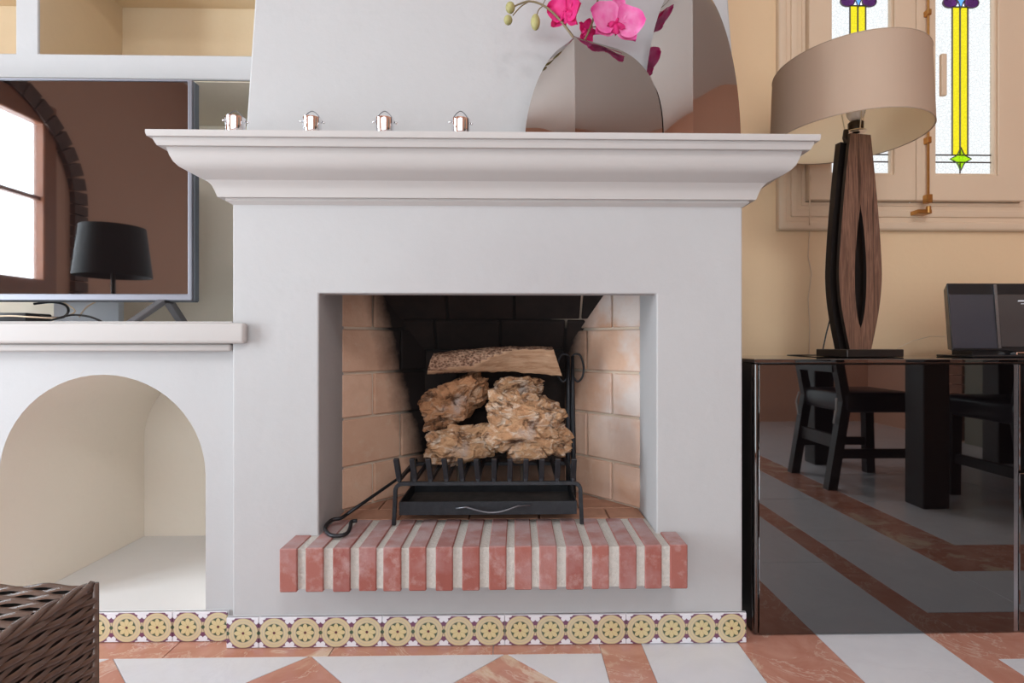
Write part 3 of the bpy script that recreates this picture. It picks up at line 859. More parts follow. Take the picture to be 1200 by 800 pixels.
def casement(x0, x1, g0, g1, xc):
    cs = part('casement', MB().grid([x0, g0, g1, x1], [wz0 + .003, gz0, gz1, wz1 - .003], {(1, 1)}, YW - .012, YW + .03), 'window_paint', win, bevel=.003, seg=1)
    bd = MB().grid([g0, g0 + .008, g1 - .010, g1], [gz0, gz0 + .008, gz1 - .008, gz1], {(1, 1)}, YW - .004, YW + .012)
    part('bead', bd, 'window_paint', cs, bevel=.002)
    yg = YW + .014; th = .003
    def pc(poly, mat, name='pane'):
        part(name, MB().prism([(x, yg, z) for x, z in poly], (0, th, 0)), mat, cs)
    U_ = 2.075 / F
    sw = 9.5 * U_
    za, zb = at(1128, 180.5, YW).z, at(1128, 189, YW).z
    zc = (za + zb) / 2 - .002
    a0, a1 = g0, g1
    zhi = ztop_ + .06
    rc = lambda x0, x1, z0, z1: [(x0, z0), (x1, z0), (x1, z1), (x0, z1)]
    pc(rc(a0, xc - sw, za, gz1), 'glass_white'); pc(rc(xc + sw, a1, za, gz1), 'glass_white')
    pc(rc(a0, xc, zb, za), 'glass_white'); pc(rc(xc, a1, zb, za), 'glass_white')
    pc(rc(a0, xc, gz0, zb), 'glass_white'); pc(rc(xc, a1, gz0, zb), 'glass_white')
    pc(rc(xc - sw, xc, za, ztop_), 'glass_yellow'); pc(rc(xc, xc + sw, za, ztop_), 'glass_yellow')
    pc(rc(xc - sw, xc + sw, ztop_ + .07, gz1), 'glass_white')
    ld = MB()
    def lead(p, q, r=.0028):
        ld.tube([(p[0], yg - .002, p[1]), (q[0], yg - .002, q[1])], r, 6)
    for xx in (xc - sw, xc, xc + sw): lead((xx, za), (xx, ztop_))
    lead((a0, za), (a1, za)); lead((a0, zb), (a1, zb)); lead((xc, gz0), (xc, zb)); lead((xc - sw, ztop_), (xc + sw, ztop_))
    part('lead_came', ld, 'lead', cs)
    def star(cx, cz, rx, rz, mat):       # concave diamond
        pts = []
        for k in range(4):
            for j in range(6):
                t = j / 6; a = k * PI / 2
                p0 = Vector((math.cos(a) * rx, math.sin(a) * rz)); p1 = Vector((math.cos(a + PI / 2) * rx, math.sin(a + PI / 2) * rz))
                q = p0.lerp(p1, t); q *= 1 - .30 * math.sin(PI * t)
                pts.append((cx + q.x, cz + q.y))
        m = MB().prism([(x, yg - .006, z) for x, z in pts], (0, .005, 0))
        part('pane', m, mat, cs)
        m = MB().tube([(x, yg - .006, z) for x, z in pts], .0022, 5, closed=True)
        part('lead_came', m, 'lead', cs)
    star(xc, zc, 13 * U_, 14 * U_, 'glass_green')
    star(xc, ztop_ + .035, 10 * U_, .045, 'glass_blue')
    for s_ in (-1, 1):                   # purple leaf either side of the blue piece
        pts = [(xc + s_ * (.014 + .028 * (1 - math.cos(t))), ztop_ + .014 + .02 * math.sin(t)) for t in [2 * PI * i / 14 for i in range(14)]]
        part('pane', MB().prism([(x, yg - .006, z) for x, z in pts], (0, .005, 0)), 'glass_purple', cs)
        part('lead_came', MB().tube([(x, yg - .006, z) for x, z in pts], .002, 5, closed=True), 'lead', cs)
    return cs
X_ = lambda px: at(px, 200, YW).x
casement(wx0 + .002, xm - .001, X_(972), X_(1046), X_(1007.5))
cR = casement(xm + .001, wx1 - .002, X_(1093.5), X_(1167), X_(1128))
# espagnolette rod and its fittings
xr = X_(1082); yr = YW - .026
z0r, z1r = at(1082, 238, yr).z, wz1 - .02
part('espagnolette_rod', MB().tube([(xr, yr, z0r), (xr, yr, z1r)], .0042, 8), 'brass', win)
m = MB().box(xr - .011, xr + .011, yr - .009, YW - .01, at(0, 232, yr).z, at(0, 222, yr).z); m.tube([(xr, yr, at(0, 245, yr).z), (xr, yr, at(0, 236, yr).z)], [.009, .009], 10); m.box(X_(1069), xr + .012, yr - .004, YB - .004, at(0, 245, yr).z, at(0, 240, yr).z)
part('rod_keeper', m, 'brass', win, bevel=.002)
m = MB().box(xr - .008, xr + .008, yr - .008, YW - .01, at(0, 160, yr).z, at(0, 152, yr).z)
m.box(xr - .008, xr + .008, yr - .008, YW - .01, at(0, 5, yr).z, at(0, -2, yr).z)
part('rod_guide', m, 'brass', win, bevel=.002)
part('rod_handle', MB().box(X_(1093), X_(1099.5), YW - .045, YW - .03, at(0, 108, YW).z, at(0, 58, YW).z), 'window_paint', win, bevel=.004, seg=2)
for xh, yh in ((X_(945), 178), (X_(1199), 190)):
    zz = at(0, yh, YW).z
    m = MB()
    for k in range(4): m.tube([(xh, YW - .014, zz - .02 + k * .0105), (xh, YW - .014, zz - .0105 + k * .0105)], [.0055, .0055], 10)
    part('hinge', m, 'brass', win)

# arched window of the left wall, seen mirrored in the television
def xslab(ys, zs, holes, x0, x1): return yslab(ys, zs, holes, x0, x1)
y0, y1, z0, z1 = LW
w2 = struct('door_1', xslab([y0, y0 + .10, (y0 + y1) / 2 - .05, (y0 + y1) / 2 + .05, y1 - .1, y1], [z0, z0 + .12, 1.08, 1.20, z1 - .14, z1], {(1, 1), (3, 1), (1, 3), (3, 3)}, XL - .05, XL + .02), 'red_wood', 'reddish wooden glazed door under a dark brick arch', 'door', bevel=.006)
for (a, b) in ((y0 + .1, (y0 + y1) / 2 - .05), ((y0 + y1) / 2 + .05, y1 - .1)):
    part('pane', MB().box(XL - .03, XL - .026, a, b, z0 + .12, z1 - .14), 'glass_clear', w2)
    m = MB().box(XL - .04, XL - .005, a, b, 1.70, 1.725)
    part('muntin', m, 'red_wood', w2)
yc, hw = (y0 + y1) / 2, .82
pts = []
for i in range(23): pts.append((yc - hw, .02 + i * .075))
for i in range(25):
    a = PI - PI * i / 24; pts.append((yc + hw * math.cos(a), 1.74 + .66 * math.sin(a)))
for i in range(23): pts.append((yc + hw, 1.67 - i * .075))
for p, q in zip(pts[:-1], pts[1:]):
    d = Vector((q[0] - p[0], q[1] - p[1])); L = d.length; d.normalize(); nn = Vector((-d.y, d.x)) * .09
    c = (Vector(p) + Vector(q)) / 2; hd = d * (L / 2 - .004)
    P4 = [c - hd - nn * .25, c + hd - nn * .25, c + hd + nn, c - hd + nn]
    m = MB().prism([(XL + .001, v.x, v.y) for v in P4], (.035, 0, 0))
    part('brick', m, 'arch_brick', w2)
# terrace glazing behind the camera
m = MB().grid([-2.85, -2.77, -.615, -.535, 1.62, 1.7], [.02, .10, 2.34, 2.42], {(1, 1), (3, 1)}, YF - .08, YF - .02)
w3 = struct('window_2', m, 'red_wood', 'wide reddish wooden terrace glazing', 'window')
for a, b in ((-2.77, -.615), (-.535, 1.62)):
    part('pane', MB().box(a, b, YF - .06, YF - .055, .10, 2.34), 'glass_clear', w3)

# ------------------------------------------------------------------ black sideboard at the right
CYF = 1.503
cz1 = at(1000, 420.5, CYF).z; czt = cz1
cxa, cxb, cxc = at(884, 600, CYF).x, at(889.5, 600, CYF).x, at(1189, 600, CYF).x
cxd = at(1195, 600, CYF).x; cxe = cxd + .68
cyb = 1.96
sb = thing('sideboard', 'glossy black lacquered sideboard standing right of the fireplace', 'sideboard', ((cxa + cxe) / 2, (CYF + cyb) / 2, 0))
part('carcass', MB().box(cxa, cxe, CYF + .02, cyb, .003, cz1 - .012), 'black_satin', sb, bevel=.002)
part('top_panel', MB().box(cxa - .002, cxe + .002, CYF - .002, cyb + .002, cz1 - .0115, cz1), 'black_lacquer', sb, bevel=.002)
part('edge_strip', MB().box(cxa, cxb - .001, CYF, CYF + .019, .004, cz1 - .0125), 'black_lacquer', sb, bevel=.004, seg=3, smooth=30)
part('door', MB().box(cxb, cxc - .001, CYF, CYF + .019, .004, cz1 - .015), 'black_lacquer', sb, bevel=.0012)
part('edge_strip', MB().box(cxc + .001, cxd - .001, CYF + .004, CYF + .019, .004, cz1 - .015), 'alu', sb)
zsp = at(1197, 553, CYF).z
part('drawer', MB().box(cxd, cxe - .002, CYF, CYF + .019, zsp + .003, cz1 - .015), 'black_lacquer', sb, bevel=.002)
part('drawer', MB().box(cxd, cxe - .002, CYF, CYF + .019, .004, zsp - .003), 'black_lacquer', sb, bevel=.002)

# ------------------------------------------------------------------ table lamp on the sideboard
LC = Vector((1.052, 1.745, cz1))
LCp = Vector((1.068, 1.735, cz1))
lamp = thing('table_lamp', 'table lamp with oval beige shade and dark zebra-wood loop stand', 'lamp', LCp)
# base plate: near corner points at the camera
A = math.radians(10)                       # direction of the board plane (right and away)
ud = Vector((math.cos(A), math.sin(A), 0)); nd = Vector((math.sin(A), -math.cos(A), 0))   # nd: towards viewer
cor = onz(993, 419.5, cz1) if False else at(993, 418, 1.655); cor.z = cz1
Wb, Db = .202, .135
p = [cor, cor + ud * Wb, cor + ud * Wb - nd * Db, cor - nd * Db]
mb = MB().prism([(q.x, q.y, cz1 + .0005) for q in p], (0, 0, .024))
part('base', mb, 'black_satin', lamp, bevel=.002)
bc = (p[0] + p[2]) / 2; bc.z = cz1 + .0245
zb0 = bc.z
def board(center, half_w, zt, mats, thick, hole):
    """leaf-shaped upright board with a leaf-shaped slit; coordinates along ud, height, thickness along nd"""
    n = 40; out = []
    def wdt(t): # half width along the height 0..1
        return half_w * ((.50 + .50 * math.sin(PI * (t / .36) / 2)) if t < .36 else (1 - .53 * ((t - .36) / .64) ** 1.35))
    hs0, hs1 = .10, .66
    def hw(t):
        if t <= hs0 or t >= hs1: return 0
        s = (t - hs0) / (hs1 - hs0); return hole * (math.sin(PI * s ** .8) ** .8)
    Lz = zt - zb0; m = MB()
    ts = [i / n for i in range(n + 1)]
    for side in (-1, 1):
        for i in range(n):
            q = []
            for t in (ts[i], ts[i + 1]):
                wo, wi = wdt(t), hw(t)
                q.append((side * wi, side * wo, zb0 + t * Lz))
            V = []
            for dd in (0, -thick):
                for (wi, wo, z) in q:
                    for ww in (wi, wo):
                        V.append(center + ud * ww + nd * dd + Vector((0, 0, z - center.z)))
            # front faces 0..3, back 4..7
            m.add(V, [(0, 1, 3, 2)], 0); m.add(V, [(4, 6, 7, 5)], 0)
            m.add(V, [(1, 5, 7, 3)], 1)
            if q[0][0] != 0 or q[1][0] != 0: m.add(V, [(0, 2, 6, 4)], 1)
    w0 = wdt(1); w1 = wdt(0)
    for z, w_ in ((zt, w0), (zb0, w1)):
        m.add([center + ud * a + nd * d + Vector((0, 0, z - center.z)) for a, d in ((-w_, 0), (w_, 0), (w_, -thick), (-w_, -thick))], [(0, 1, 2, 3)], 1)
    return m
ztA = at(1003, 157, 1.70).z; ztB = at(978, 171, 1.76).z
c1 = bc + nd * .036 - ud * .026; c2 = bc + nd * .002 - ud * .026
o = part('stand_board', board(c1, .077, ztA, None, .012, .021), ['zebrano', 'black_satin'], lamp, smooth=40)
o['label'] = 'zebra-wood veneered front board'
o = part('stand_board', board(c2 + ud * -.010, .070, ztB, None, .022, .0), ['black_satin', 'black_satin'], lamp, smooth=40)
# neck, socket and bulb
nk = bc + nd * .014 - ud * .024
zn = ztA
m = MB().tube([nk + Vector((0, 0, zn - .06 - bc.z)), nk + Vector((0, 0, zn + .006 - bc.z))], .010, 10)
part('neck', m, 'shade_frame', lamp)
m = MB().lathe([(.012, 0), (.020, .004), (.022, .012), (.0225, .03), (.019, .034)], (nk.x, nk.y, zn + .012), 20)
part('socket', m, 'bulb_socket', lamp, smooth=40)
part('socket_ring', MB().lathe([(.022, 0), (.030, .001), (.030, .004), (.022, .005)], (nk.x, nk.y, zn + .012), 24), 'chrome', lamp)
part('bulb', MB().sphere((nk.x, nk.y, zn + .085), (.028, .028, .04), 16, 10), 'bulb', lamp, smooth=True)
m = MB().tube([nk + Vector((-.03, .0, zn + .02 - bc.z)), nk + Vector((-.034, 0, zn - .005 - bc.z)), nk + Vector((-.028, 0, zn - .02 - bc.z))], .008, 8)
part('switch', m, 'bulb_socket', lamp)
# shade: oval drum, slightly wider at the bottom
SH0, SH1 = .648 + H, .648 + H + .222
NS = 64
def oval(sc, z, rx=.221, ry=.245):
    return [Vector((LC.x + rx * sc * math.cos(2 * PI * i / NS), LC.y + ry * sc * math.sin(2 * PI * i / NS), z)) for i in range(NS)]
mb = MB()
Ro, R1, Ri, R2 = oval(1, SH0), oval(.965, SH1), oval(.988, SH0), oval(.953, SH1)
V = Ro + R1 + Ri + R2
fs = []
for i in range(NS):
    j = (i + 1) % NS
    fs += [(i, j, NS + j, NS + i), (2 * NS + i, 3 * NS + i, 3 * NS + j, 2 * NS + j), (i, 2 * NS + i, 2 * NS + j, j), (NS + i, NS + j, 3 * NS + j, 3 * NS + i)]
mb.add(V, fs)
part('shade', mb, 'shade', lamp, smooth=50)
Rl, Rm_ = oval(.984, SH0 + .001), oval(.949, SH1 - .001)
mb = MB().add(Rl + Rm_, [(i, NS + i, NS + (i + 1) % NS, (i + 1) % NS) for i in range(NS)])
part('shade_lining', mb, 'shade_lining', lamp, smooth=True)
m = MB().tube(oval(.996, SH0 + .0005), .0018, 5, closed=True); m.tube(oval(.962, SH1), .0018, 5, closed=True)
part('shade_trim', m, 'shade_trim', lamp)
m = MB()
for a in (.4, .4 + 2 * PI / 3, .4 + 4 * PI / 3):
    e = Vector((LC.x + .20 * math.cos(a), LC.y + .22 * math.sin(a), SH1 - .012))
    s0 = Vector((nk.x, nk.y, zn + .016)) + Vector((math.cos(a), math.sin(a), 0)) * .028
    m.tube([s0, s0 + Vector((math.cos(a) * .012, math.sin(a) * .012, .07)), e], .0016, 6)
part('shade_spider', m, 'shade_frame', lamp)
# the lamp's own black flex behind the stand
q0 = at(975, 365, 1.78); q1 = at(963, 409, 1.80); q1.z = cz1 + .004
solo('lamp_flex', MB().tube([q0, (q0 + q1) / 2 + Vector((-.002, 0, 0)), q1, q1 + Vector((-.02, .1, -.002)), q1 + Vector((-.03, .17, -.004))], .0022, 6), 'black_plastic', 'short black flex leaving the table lamp', 'cable', q1)

# ------------------------------------------------------------------ speaker dock on the sideboard
dy = 1.70
sd = thing('speaker_dock', 'black speaker dock with glossy grey front panels on the sideboard', 'speaker', at(1180, 418, dy).xyz * 1)
sd.location.z = cz1
zT, zB = at(1110, 331.5, dy).z, at(1110, 411, dy).z
xa1 = at(1107, 370, dy).x; xb1 = xa1 + .47
# box with a folded left cheek, top wider than bottom
fpz = [(xa1 + .006, dy, zT), (xb1, dy, zT), (xb1 - .014, dy - .004, zB), (xa1 + .020, dy - .004, zB)]
bk = [(at(1105.5, 350, dy + .05).x, dy + .05, zT - .016), (xb1 + .01, dy + .05, zT - .012), (xb1, dy + .05, zB + .004), (at(1110.5, 350, dy + .05).x, dy + .05, zB + .004)]
mb = MB().hexa([fpz[3], fpz[2], bk[2], bk[3], fpz[0], fpz[1], bk[1], bk[0]])
mb.hexa([bk[3], bk[2], (bk[2][0] - .03, dy + .12, zB + .01), (bk[3][0] + .09, dy + .12, zB + .01), bk[0], bk[1], (bk[1][0] - .03, dy + .12, zT - .03), (bk[0][0] + .09, dy + .12, zT - .03)])
part('housing', mb, 'black_plastic', sd, bevel=.003, seg=2, weld=False)
M['dock_panel'] = plain('dock_panel', (.050, .048, .062), .18, spec=.5, IOR=1.8)
M['dock_panel_b'] = plain('dock_display', (.065, .052, .052), .15, spec=.5, IOR=1.8)
def dpanel(a0, a1, b0, b1, y0, y1, mat, name):
    P_ = [at(a0, y0, dy - .004), at(a1, y0, dy - .004), at(b1, y1, dy - .008), at(b0, y1, dy - .008)]
    m = MB().prism([P_[3], P_[2], P_[1], P_[0]], (0, .003, 0)); return part(name, m, mat, sd)
dpanel(1112.5, 1163.5, 1117, 1169, 345, 408, 'dock_panel', 'speaker_panel')
dpanel(1169, 1222, 1174, 1222, 345, 406, 'dock_panel_b', 'display_panel')
dpanel(1223, 1290, 1223, 1283, 345, 408, 'dock_panel', 'speaker_panel')
dpanel(1164.5, 1168, 1170, 1173.5, 333, 408, 'alu', 'divider')
dpanel(1193.5, 1201, 1193.5, 1201, 351.5, 353.2, 'white_plastic', 'maker_mark')
dpanel(1197, 1201, 1197, 1201, 355.2, 356.2, 'white_plastic', 'maker_mark')
m = MB().box(at(1142, 412, dy).x, xb1 - .08, dy + .01, dy + .09, cz1 + .005, zB + .006)
part('neck', m, 'black_plastic', sd)
m = MB().box(at(1137, 417, dy - .02).x, xb1 - .06, dy - .03, dy + .12, cz1 + .0004, cz1 + .006)
part('base', m, 'black_plastic', sd, bevel=.002)
part('dock_connector', MB().box(at(1190, 412, dy - .02).x, at(1190, 412, dy).x + .06, dy - .025, dy, cz1 + .006, cz1 + .016), 'chrome', sd, bevel=.002)

# cords on the wall
pts = [at(*q, YB - .004) for q in ((949, 268), (947, 300), (951, 320), (947, 350), (949, 380), (948, 424))]
pts = [at(950, 205, 2.055), at(949, 236, 2.054), at(949, 262, 2.07)] + pts
solo('beige_cord', MB().tube(pts, .0022, 6), 'cord', 'thin beige cord hanging down the cream wall below the window', 'cable', (pts[-1].x, YB - .004, pts[-1].z))
pts = [at(1108, 394, 1.80), at(1090, 394, 1.86), at(1070, 399, 1.9), at(1052, 408, 1.93), at(1046, 416, 1.945)]
pts[-1].z = cz1 + .003
solo('antenna_wire', MB().tube(pts, .0013, 5), 'cord', 'thin beige wire running out of the speaker dock', 'cable', (pts[-1].x, pts[-1].y, cz1))

# ------------------------------------------------------------------ television
ty = 1.62
tz0, tz1 = at(222, 352.5, ty).z, at(222, 93.5, ty).z
tx1 = at(225.5, 200, ty).x; tx0 = tx1 - 1.115
tv = thing('television', 'flat grey-framed television with dark reflective screen on the ledge', 'television', ((tx0 + tx1) / 2, ty, ZL))
bz = .012
part('bezel', MB().grid([tx0, tx0 + bz, tx1 - bz, tx1], [tz0, tz0 + .020, tz1 - .006, tz1], {(1, 1)}, ty - .004, ty + .02), 'tv_bezel', tv, bevel=.003, seg=2)
part('screen', MB().box(tx0 + bz - .002, tx1 - bz + .002, ty + .001, ty + .008, tz0 + .018, tz1 - .004), 'screen', tv)
part('casing', MB().box(tx0 - .0005, tx1 + .0015, ty + .006, ty + .035, tz0 - .002, tz1 + .001), 'tv_frame', tv, bevel=.004)
part('back_bulge', MB().hexa([(tx0 + .1, ty + .034, tz0 + .04), (tx1 - .1, ty + .034, tz0 + .04), (tx1 - .2, ty + .075, tz0 + .06), (tx0 + .2, ty + .075, tz0 + .06), (tx0 + .1, ty + .034, tz1 - .15), (tx1 - .1, ty + .034, tz1 - .15), (tx1 - .2, ty + .075, tz1 - .2), (tx0 + .2, ty + .075, tz1 - .2)]), 'black_plastic', tv, bevel=.004)
def tvfoot(x):
    m = MB(); ap = (ty + .015, tz0 + .004)
    for (yy) in (1.482, 1.735):
        s_ = -1 if yy < ty else 1
        m.hexa([(x - .011, yy, ZL + .0004), (x + .011, yy, ZL + .0004), (x + .011, yy - s_ * .030, ZL + .0004), (x - .011, yy - s_ * .030, ZL + .0004),
                (x - .011, ap[0] + s_ * .022, ap[1]), (x + .011, ap[0] + s_ * .022, ap[1]), (x + .011, ap[0] - s_ * .004, ap[1] - .004), (x - .011, ap[0] - s_ * .004, ap[1] - .004)])
    part('foot', m, 'tv_foot', tv, bevel=.002, weld=False)
    part('foot_pad', MB().box(x - .014, x + .014, ty - .012, ty + .03, tz0 - .006, tz0 + .001), 'black_plastic', tv, bevel=.002)
tvfoot(at(191, 352, ty).x); tvfoot(tx0 + .14)

# things lying behind and under the television
wy = 1.95
m = MB().box(at(62, 360, wy).x, at(139, 360, wy).x, wy, wy + .03, ZL + .0005, at(100, 335, wy).z)
solo('wall_box', m, 'white_plastic', 'pale white plastic box standing behind the television', 'box', (at(100, 360, wy).x, wy, ZL), bevel=.006, seg=2, smooth=30)
my = 1.60
m = MB().box(at(-60, 360, my).x, at(37, 360, my).x, my - .02, my + .07, ZL + .0005, ZL + .028)
solo('media_box', m, 'black_plastic', 'small black media box lying under the television', 'media player', (at(0, 360, my).x, my, ZL), bevel=.004, seg=2, smooth=30)
def cable(pts, r, mat, label):
    P_ = [Vector(p) for p in pts]; out = []
    for i in range(len(P_) - 1):      # catmull-rom
        a, b, c, d = P_[max(i - 1, 0)], P_[i], P_[i + 1], P_[min(i + 2, len(P_) - 1)]
        for k in range(6):
            t = k / 6
            out.append(.5 * ((2 * b) + (-a + c) * t + (2 * a - 5 * b + 4 * c - d) * t * t + (-a + 3 * b - 3 * c + d) * t ** 3))
    out.append(P_[-1])
    for q in out: q.z = max(q.z, ZL + r + .0005)
    return solo('cable', MB().tube(out, r, 6), mat, label, 'cable', (P_[0].x, P_[0].y, ZL))
cy_ = 1.66
cable([at(40, 356, cy_), at(60, 354, cy_), at(76, 357, cy_), at(80, 365, cy_ + .02), at(72, 372, cy_ - .02), at(50, 371, cy_ - .03), at(40, 370, cy_ - .03)], .0035, 'black_plastic', 'thick black cable looped under the television')
cable([at(60, 375, 1.52), at(84, 369, 1.58), at(105, 371, 1.60), at(122, 378, 1.62)], .003, 'black_plastic', 'black cable curving along the ledge under the television')
cable([at(122, 349, 1.72), at(104, 358, 1.76), at(96, 366, 1.80), at(93, 371, 1.82)], .0022, 'cord', 'thin beige cable hanging behind the television')
cable([at(-30, 372, 1.56), at(10, 370, 1.56), at(40, 371.5, 1.56), at(70, 372, 1.6), at(88, 364, 1.68), at(70, 352, 1.72)], .0022, 'cord', 'thin beige cable lying along the ledge')

# ------------------------------------------------------------------ tealight holders on the mantel
def tealight(px, lean, label):
    y = 1.395; c = at(px, 152, y); c.z = ZM + .0006
    t = thing('tealight_holder', label, 'candle holder', c, 'tealight holders in a row on the mantel')
    r0 = .0215; h = .048
    m = MB().lathe([(.0175, 0), (.0215, .004), (.0235, h), (.0215, h), (.0195, .010), (.0, .010)], c, 24, cap=False)
    part('cup', m, 'chrome', t, smooth=50)
    part('tealight', MB().lathe([(.0, .0105), (.018, .0105), (.018, .030), (.0, .031)], c, 20, cap=False), 'wax', t, smooth=40)
    a = lean; dx, dy_ = math.cos(a), math.sin(a)
    top = at(px, 130.5, y).z - ZM
    P_ = []
    for k in range(13):
        s = k / 12 * 2 - 1
        P_.append(c + Vector((dx * .025 * s, dy_ * .026 * s, h - .008 + (top - h + .008) * (1 - abs(s) ** 1.7))))
    part('handle', MB().tube(P_, .0011, 6), 'iron_wire', t)
    for s in (-1, 1):
        part('knob', MB().sphere(c + Vector((dx * .0275 * s, dy_ * .0275 * s, h - .008)), .0032, 8, 6), 'chrome', t, smooth=True)
for px, lean, lb in ((276, .25, 'steel tealight holder at the television end of the mantel'), (366, .15, 'steel tealight holder second along the mantel from the television'),
                     (451, .1, 'steel tealight holder third along the mantel from the television'), (540, .2, 'steel tealight holder nearest to the orchid vase')): tealight(px, lean, lb)

# ------------------------------------------------------------------ polished vases
def vase(name, label, base, wl, wr, df, db, hgt, nl, nr, cut, tap=.5, n=28):
    m = MB(); rings = []
    for i in range(n + 1):
        u = cut * math.sin(PI / 2 * i / n)
        a = max(0, 1 - u ** nl) ** (1 / nl); b = max(0, 1 - u ** nr) ** (1 / nr)
        z = hgt * u
        dd = df * (1 - tap * u ** 2.2); d2 = db * (1 - tap * u ** 2.2)
        ring = []
        K = 10
        for k in range(K): t = k / K; ring.append((0 - wl * a * t, -dd * (1 - t) + 0 - .0025 * math.sin(PI * t), z))
        for k in range(K): t = k / K; ring.append((-wl * a * (1 - t), d2 * t, z))
        for k in range(K): t = k / K; ring.append((wr * b * t, d2 * (1 - t), z))
        for k in range(K): t = k / K; ring.append((wr * b * (1 - t), -dd * t - .0025 * math.sin(PI * t), z))
        rings.append(ring)
    L = len(rings[0]); vs = [Vector(p) + base for r in rings for p in r]
    fs = [(i * L + j, i * L + (j + 1) % L, (i + 1) * L + (j + 1) % L, (i + 1) * L + j) for i in range(n) for j in range(L)]
    fs.append(tuple(range(L)))
    m.add(vs, fs)
    # inner wall so that the mouth is open
    return m
vy = 1.425
b1 = Vector((at(673, 150, vy - .045).x, vy - .012, ZM + .0006))
m = vase('v', '', b1, b1.x - at(615, 150, vy).x, at(775, 150, vy).x - b1.x, .055, .050, at(677, 53, vy).z - ZM, 1.78, 2.7, .998, .45)
v1 = solo('vase', m, 'vase_metal', 'low rounded polished metal vase holding the orchid', 'vase', b1, smooth=22)
b2 = Vector((at(813, 150, vy - .035).x, vy + .020, ZM + .0006))
m = vase('v', '', b2, b2.x - at(755, 150, vy).x, at(872, 150, vy).x - b2.x, .050, .045, .44, 2.1, 2.0, .99, .12)
v2 = solo('vase', m, 'vase_metal', 'tall leaf-shaped polished metal vase beside the low one', 'vase', b2, smooth=22)

# ------------------------------------------------------------------ orchid
oy = 1.405
ob = Vector((at(676, 60, oy).x, vy - .012, b1.z + (at(677, 53, vy).z - ZM) - .03))
orc = thing('orchid', 'pink orchid spray with green buds standing in the low vase', 'orchid', ob)
def spline(P_, k=8):
    out = []
    for i in range(len(P_) - 1):
        a, b, c, d = P_[max(i - 1, 0)], P_[i], P_[i + 1], P_[min(i + 2, len(P_) - 1)]
        for j in range(k):
            t = j / k; out.append(.5 * ((2 * b) + (-a + c) * t + (2 * a - 5 * b + 4 * c - d) * t * t + (-a + 3 * b - 3 * c + d) * t ** 3))
    return out + [P_[-1]]
st = spline([ob + Vector((0, 0, -.01)), at(677, 53, oy), at(664, 33, oy), at(648, 15, oy), at(634, 5, oy), at(620, 1.5, oy), at(608, 5, oy), at(602, 8, oy)])
stem = part('stem', MB().tube(st, [.0035 - .0015 * i / len(st) for i in range(len(st))], 8), 'stem', orc, smooth=True)
s2 = spline([at(620, 1.5, oy), at(610, 8, oy - .004), at(601, 18, oy - .006)])
part('stem', MB().tube(s2, .0017, 6), 'stem', orc, smooth=True)
s3 = spline([at(636, 7, oy), at(631, 12, oy), at(629, 20, oy)])
part('stem', MB().tube(s3, .0015, 6), 'stem', orc, smooth=True)
s4 = spline([ob + Vector((.003, 0, 0)), at(684, 49, oy - .002), at(692, 32, oy - .004), at(699, 8, oy), at(704, -25, oy), at(712, -70, oy), at(730, -110, oy)])
part('stem', MB().tube(s4, .0026, 8), 'stem', orc, smooth=True)
for (px, py, rx_, rz_, yy) in ((598, 9, 5.6, 6.8, oy), (595.5, 23.5, 5.2, 5.6, oy - .006), (627.5, 26, 5.6, 9.5, oy)):
    c = at(px, py, yy); k_ = yy / F
    m = MB().sphere(c, (rx_ * k_, rx_ * k_, rz_ * k_), 12, 8)
    part('bud', m, 'bud', orc, smooth=True)
def petal_mesh(L, Wd, cup, mat, n=7, wpow=.75, tipround=.5):
    m = MB(); vs = []
    NU = 10
    for i in range(NU + 1):
        t = i / NU
        wd = Wd * (math.sin(PI * min(1, t ** wpow)) ** .6 if 0 < t < 1 else 0)
        for j in range(n):
            s = j / (n - 1) * 2 - 1
            vs.append((s * wd, -cup * (s * s * wd / max(Wd, 1e-6)) * .6 - cup * t * t + .004 * math.sin(9 * t + 3 * s) * t, t * L))
    fs = [(i * n + j, i * n + j + 1, (i + 1) * n + j + 1, (i + 1) * n + j) for i in range(NU) for j in range(n - 1)]
    # thickness
    k = len(vs); vs2 = [(x, y + .0009, z) for x, y, z in vs]
    fs2 = [tuple(a + k for a in f[::-1]) for f in fs]
    m.add(vs + vs2, fs + fs2)
    me = m.mesh('petal', mat, weld=False, recalc=False, smooth=True)
    return me
PB = petal_mesh(.058, .036, .012, 'petal', wpow=.62)
PS = petal_mesh(.056, .019, .010, 'petal', wpow=.8)
PBd = petal_mesh(.050, .026, .014, 'petal_deep', wpow=.65)
PSd = petal_mesh(.050, .016, .012, 'petal_deep', wpow=.8)
LIP = petal_mesh(.022, .010, -.014, 'petal_deep', wpow=.8)
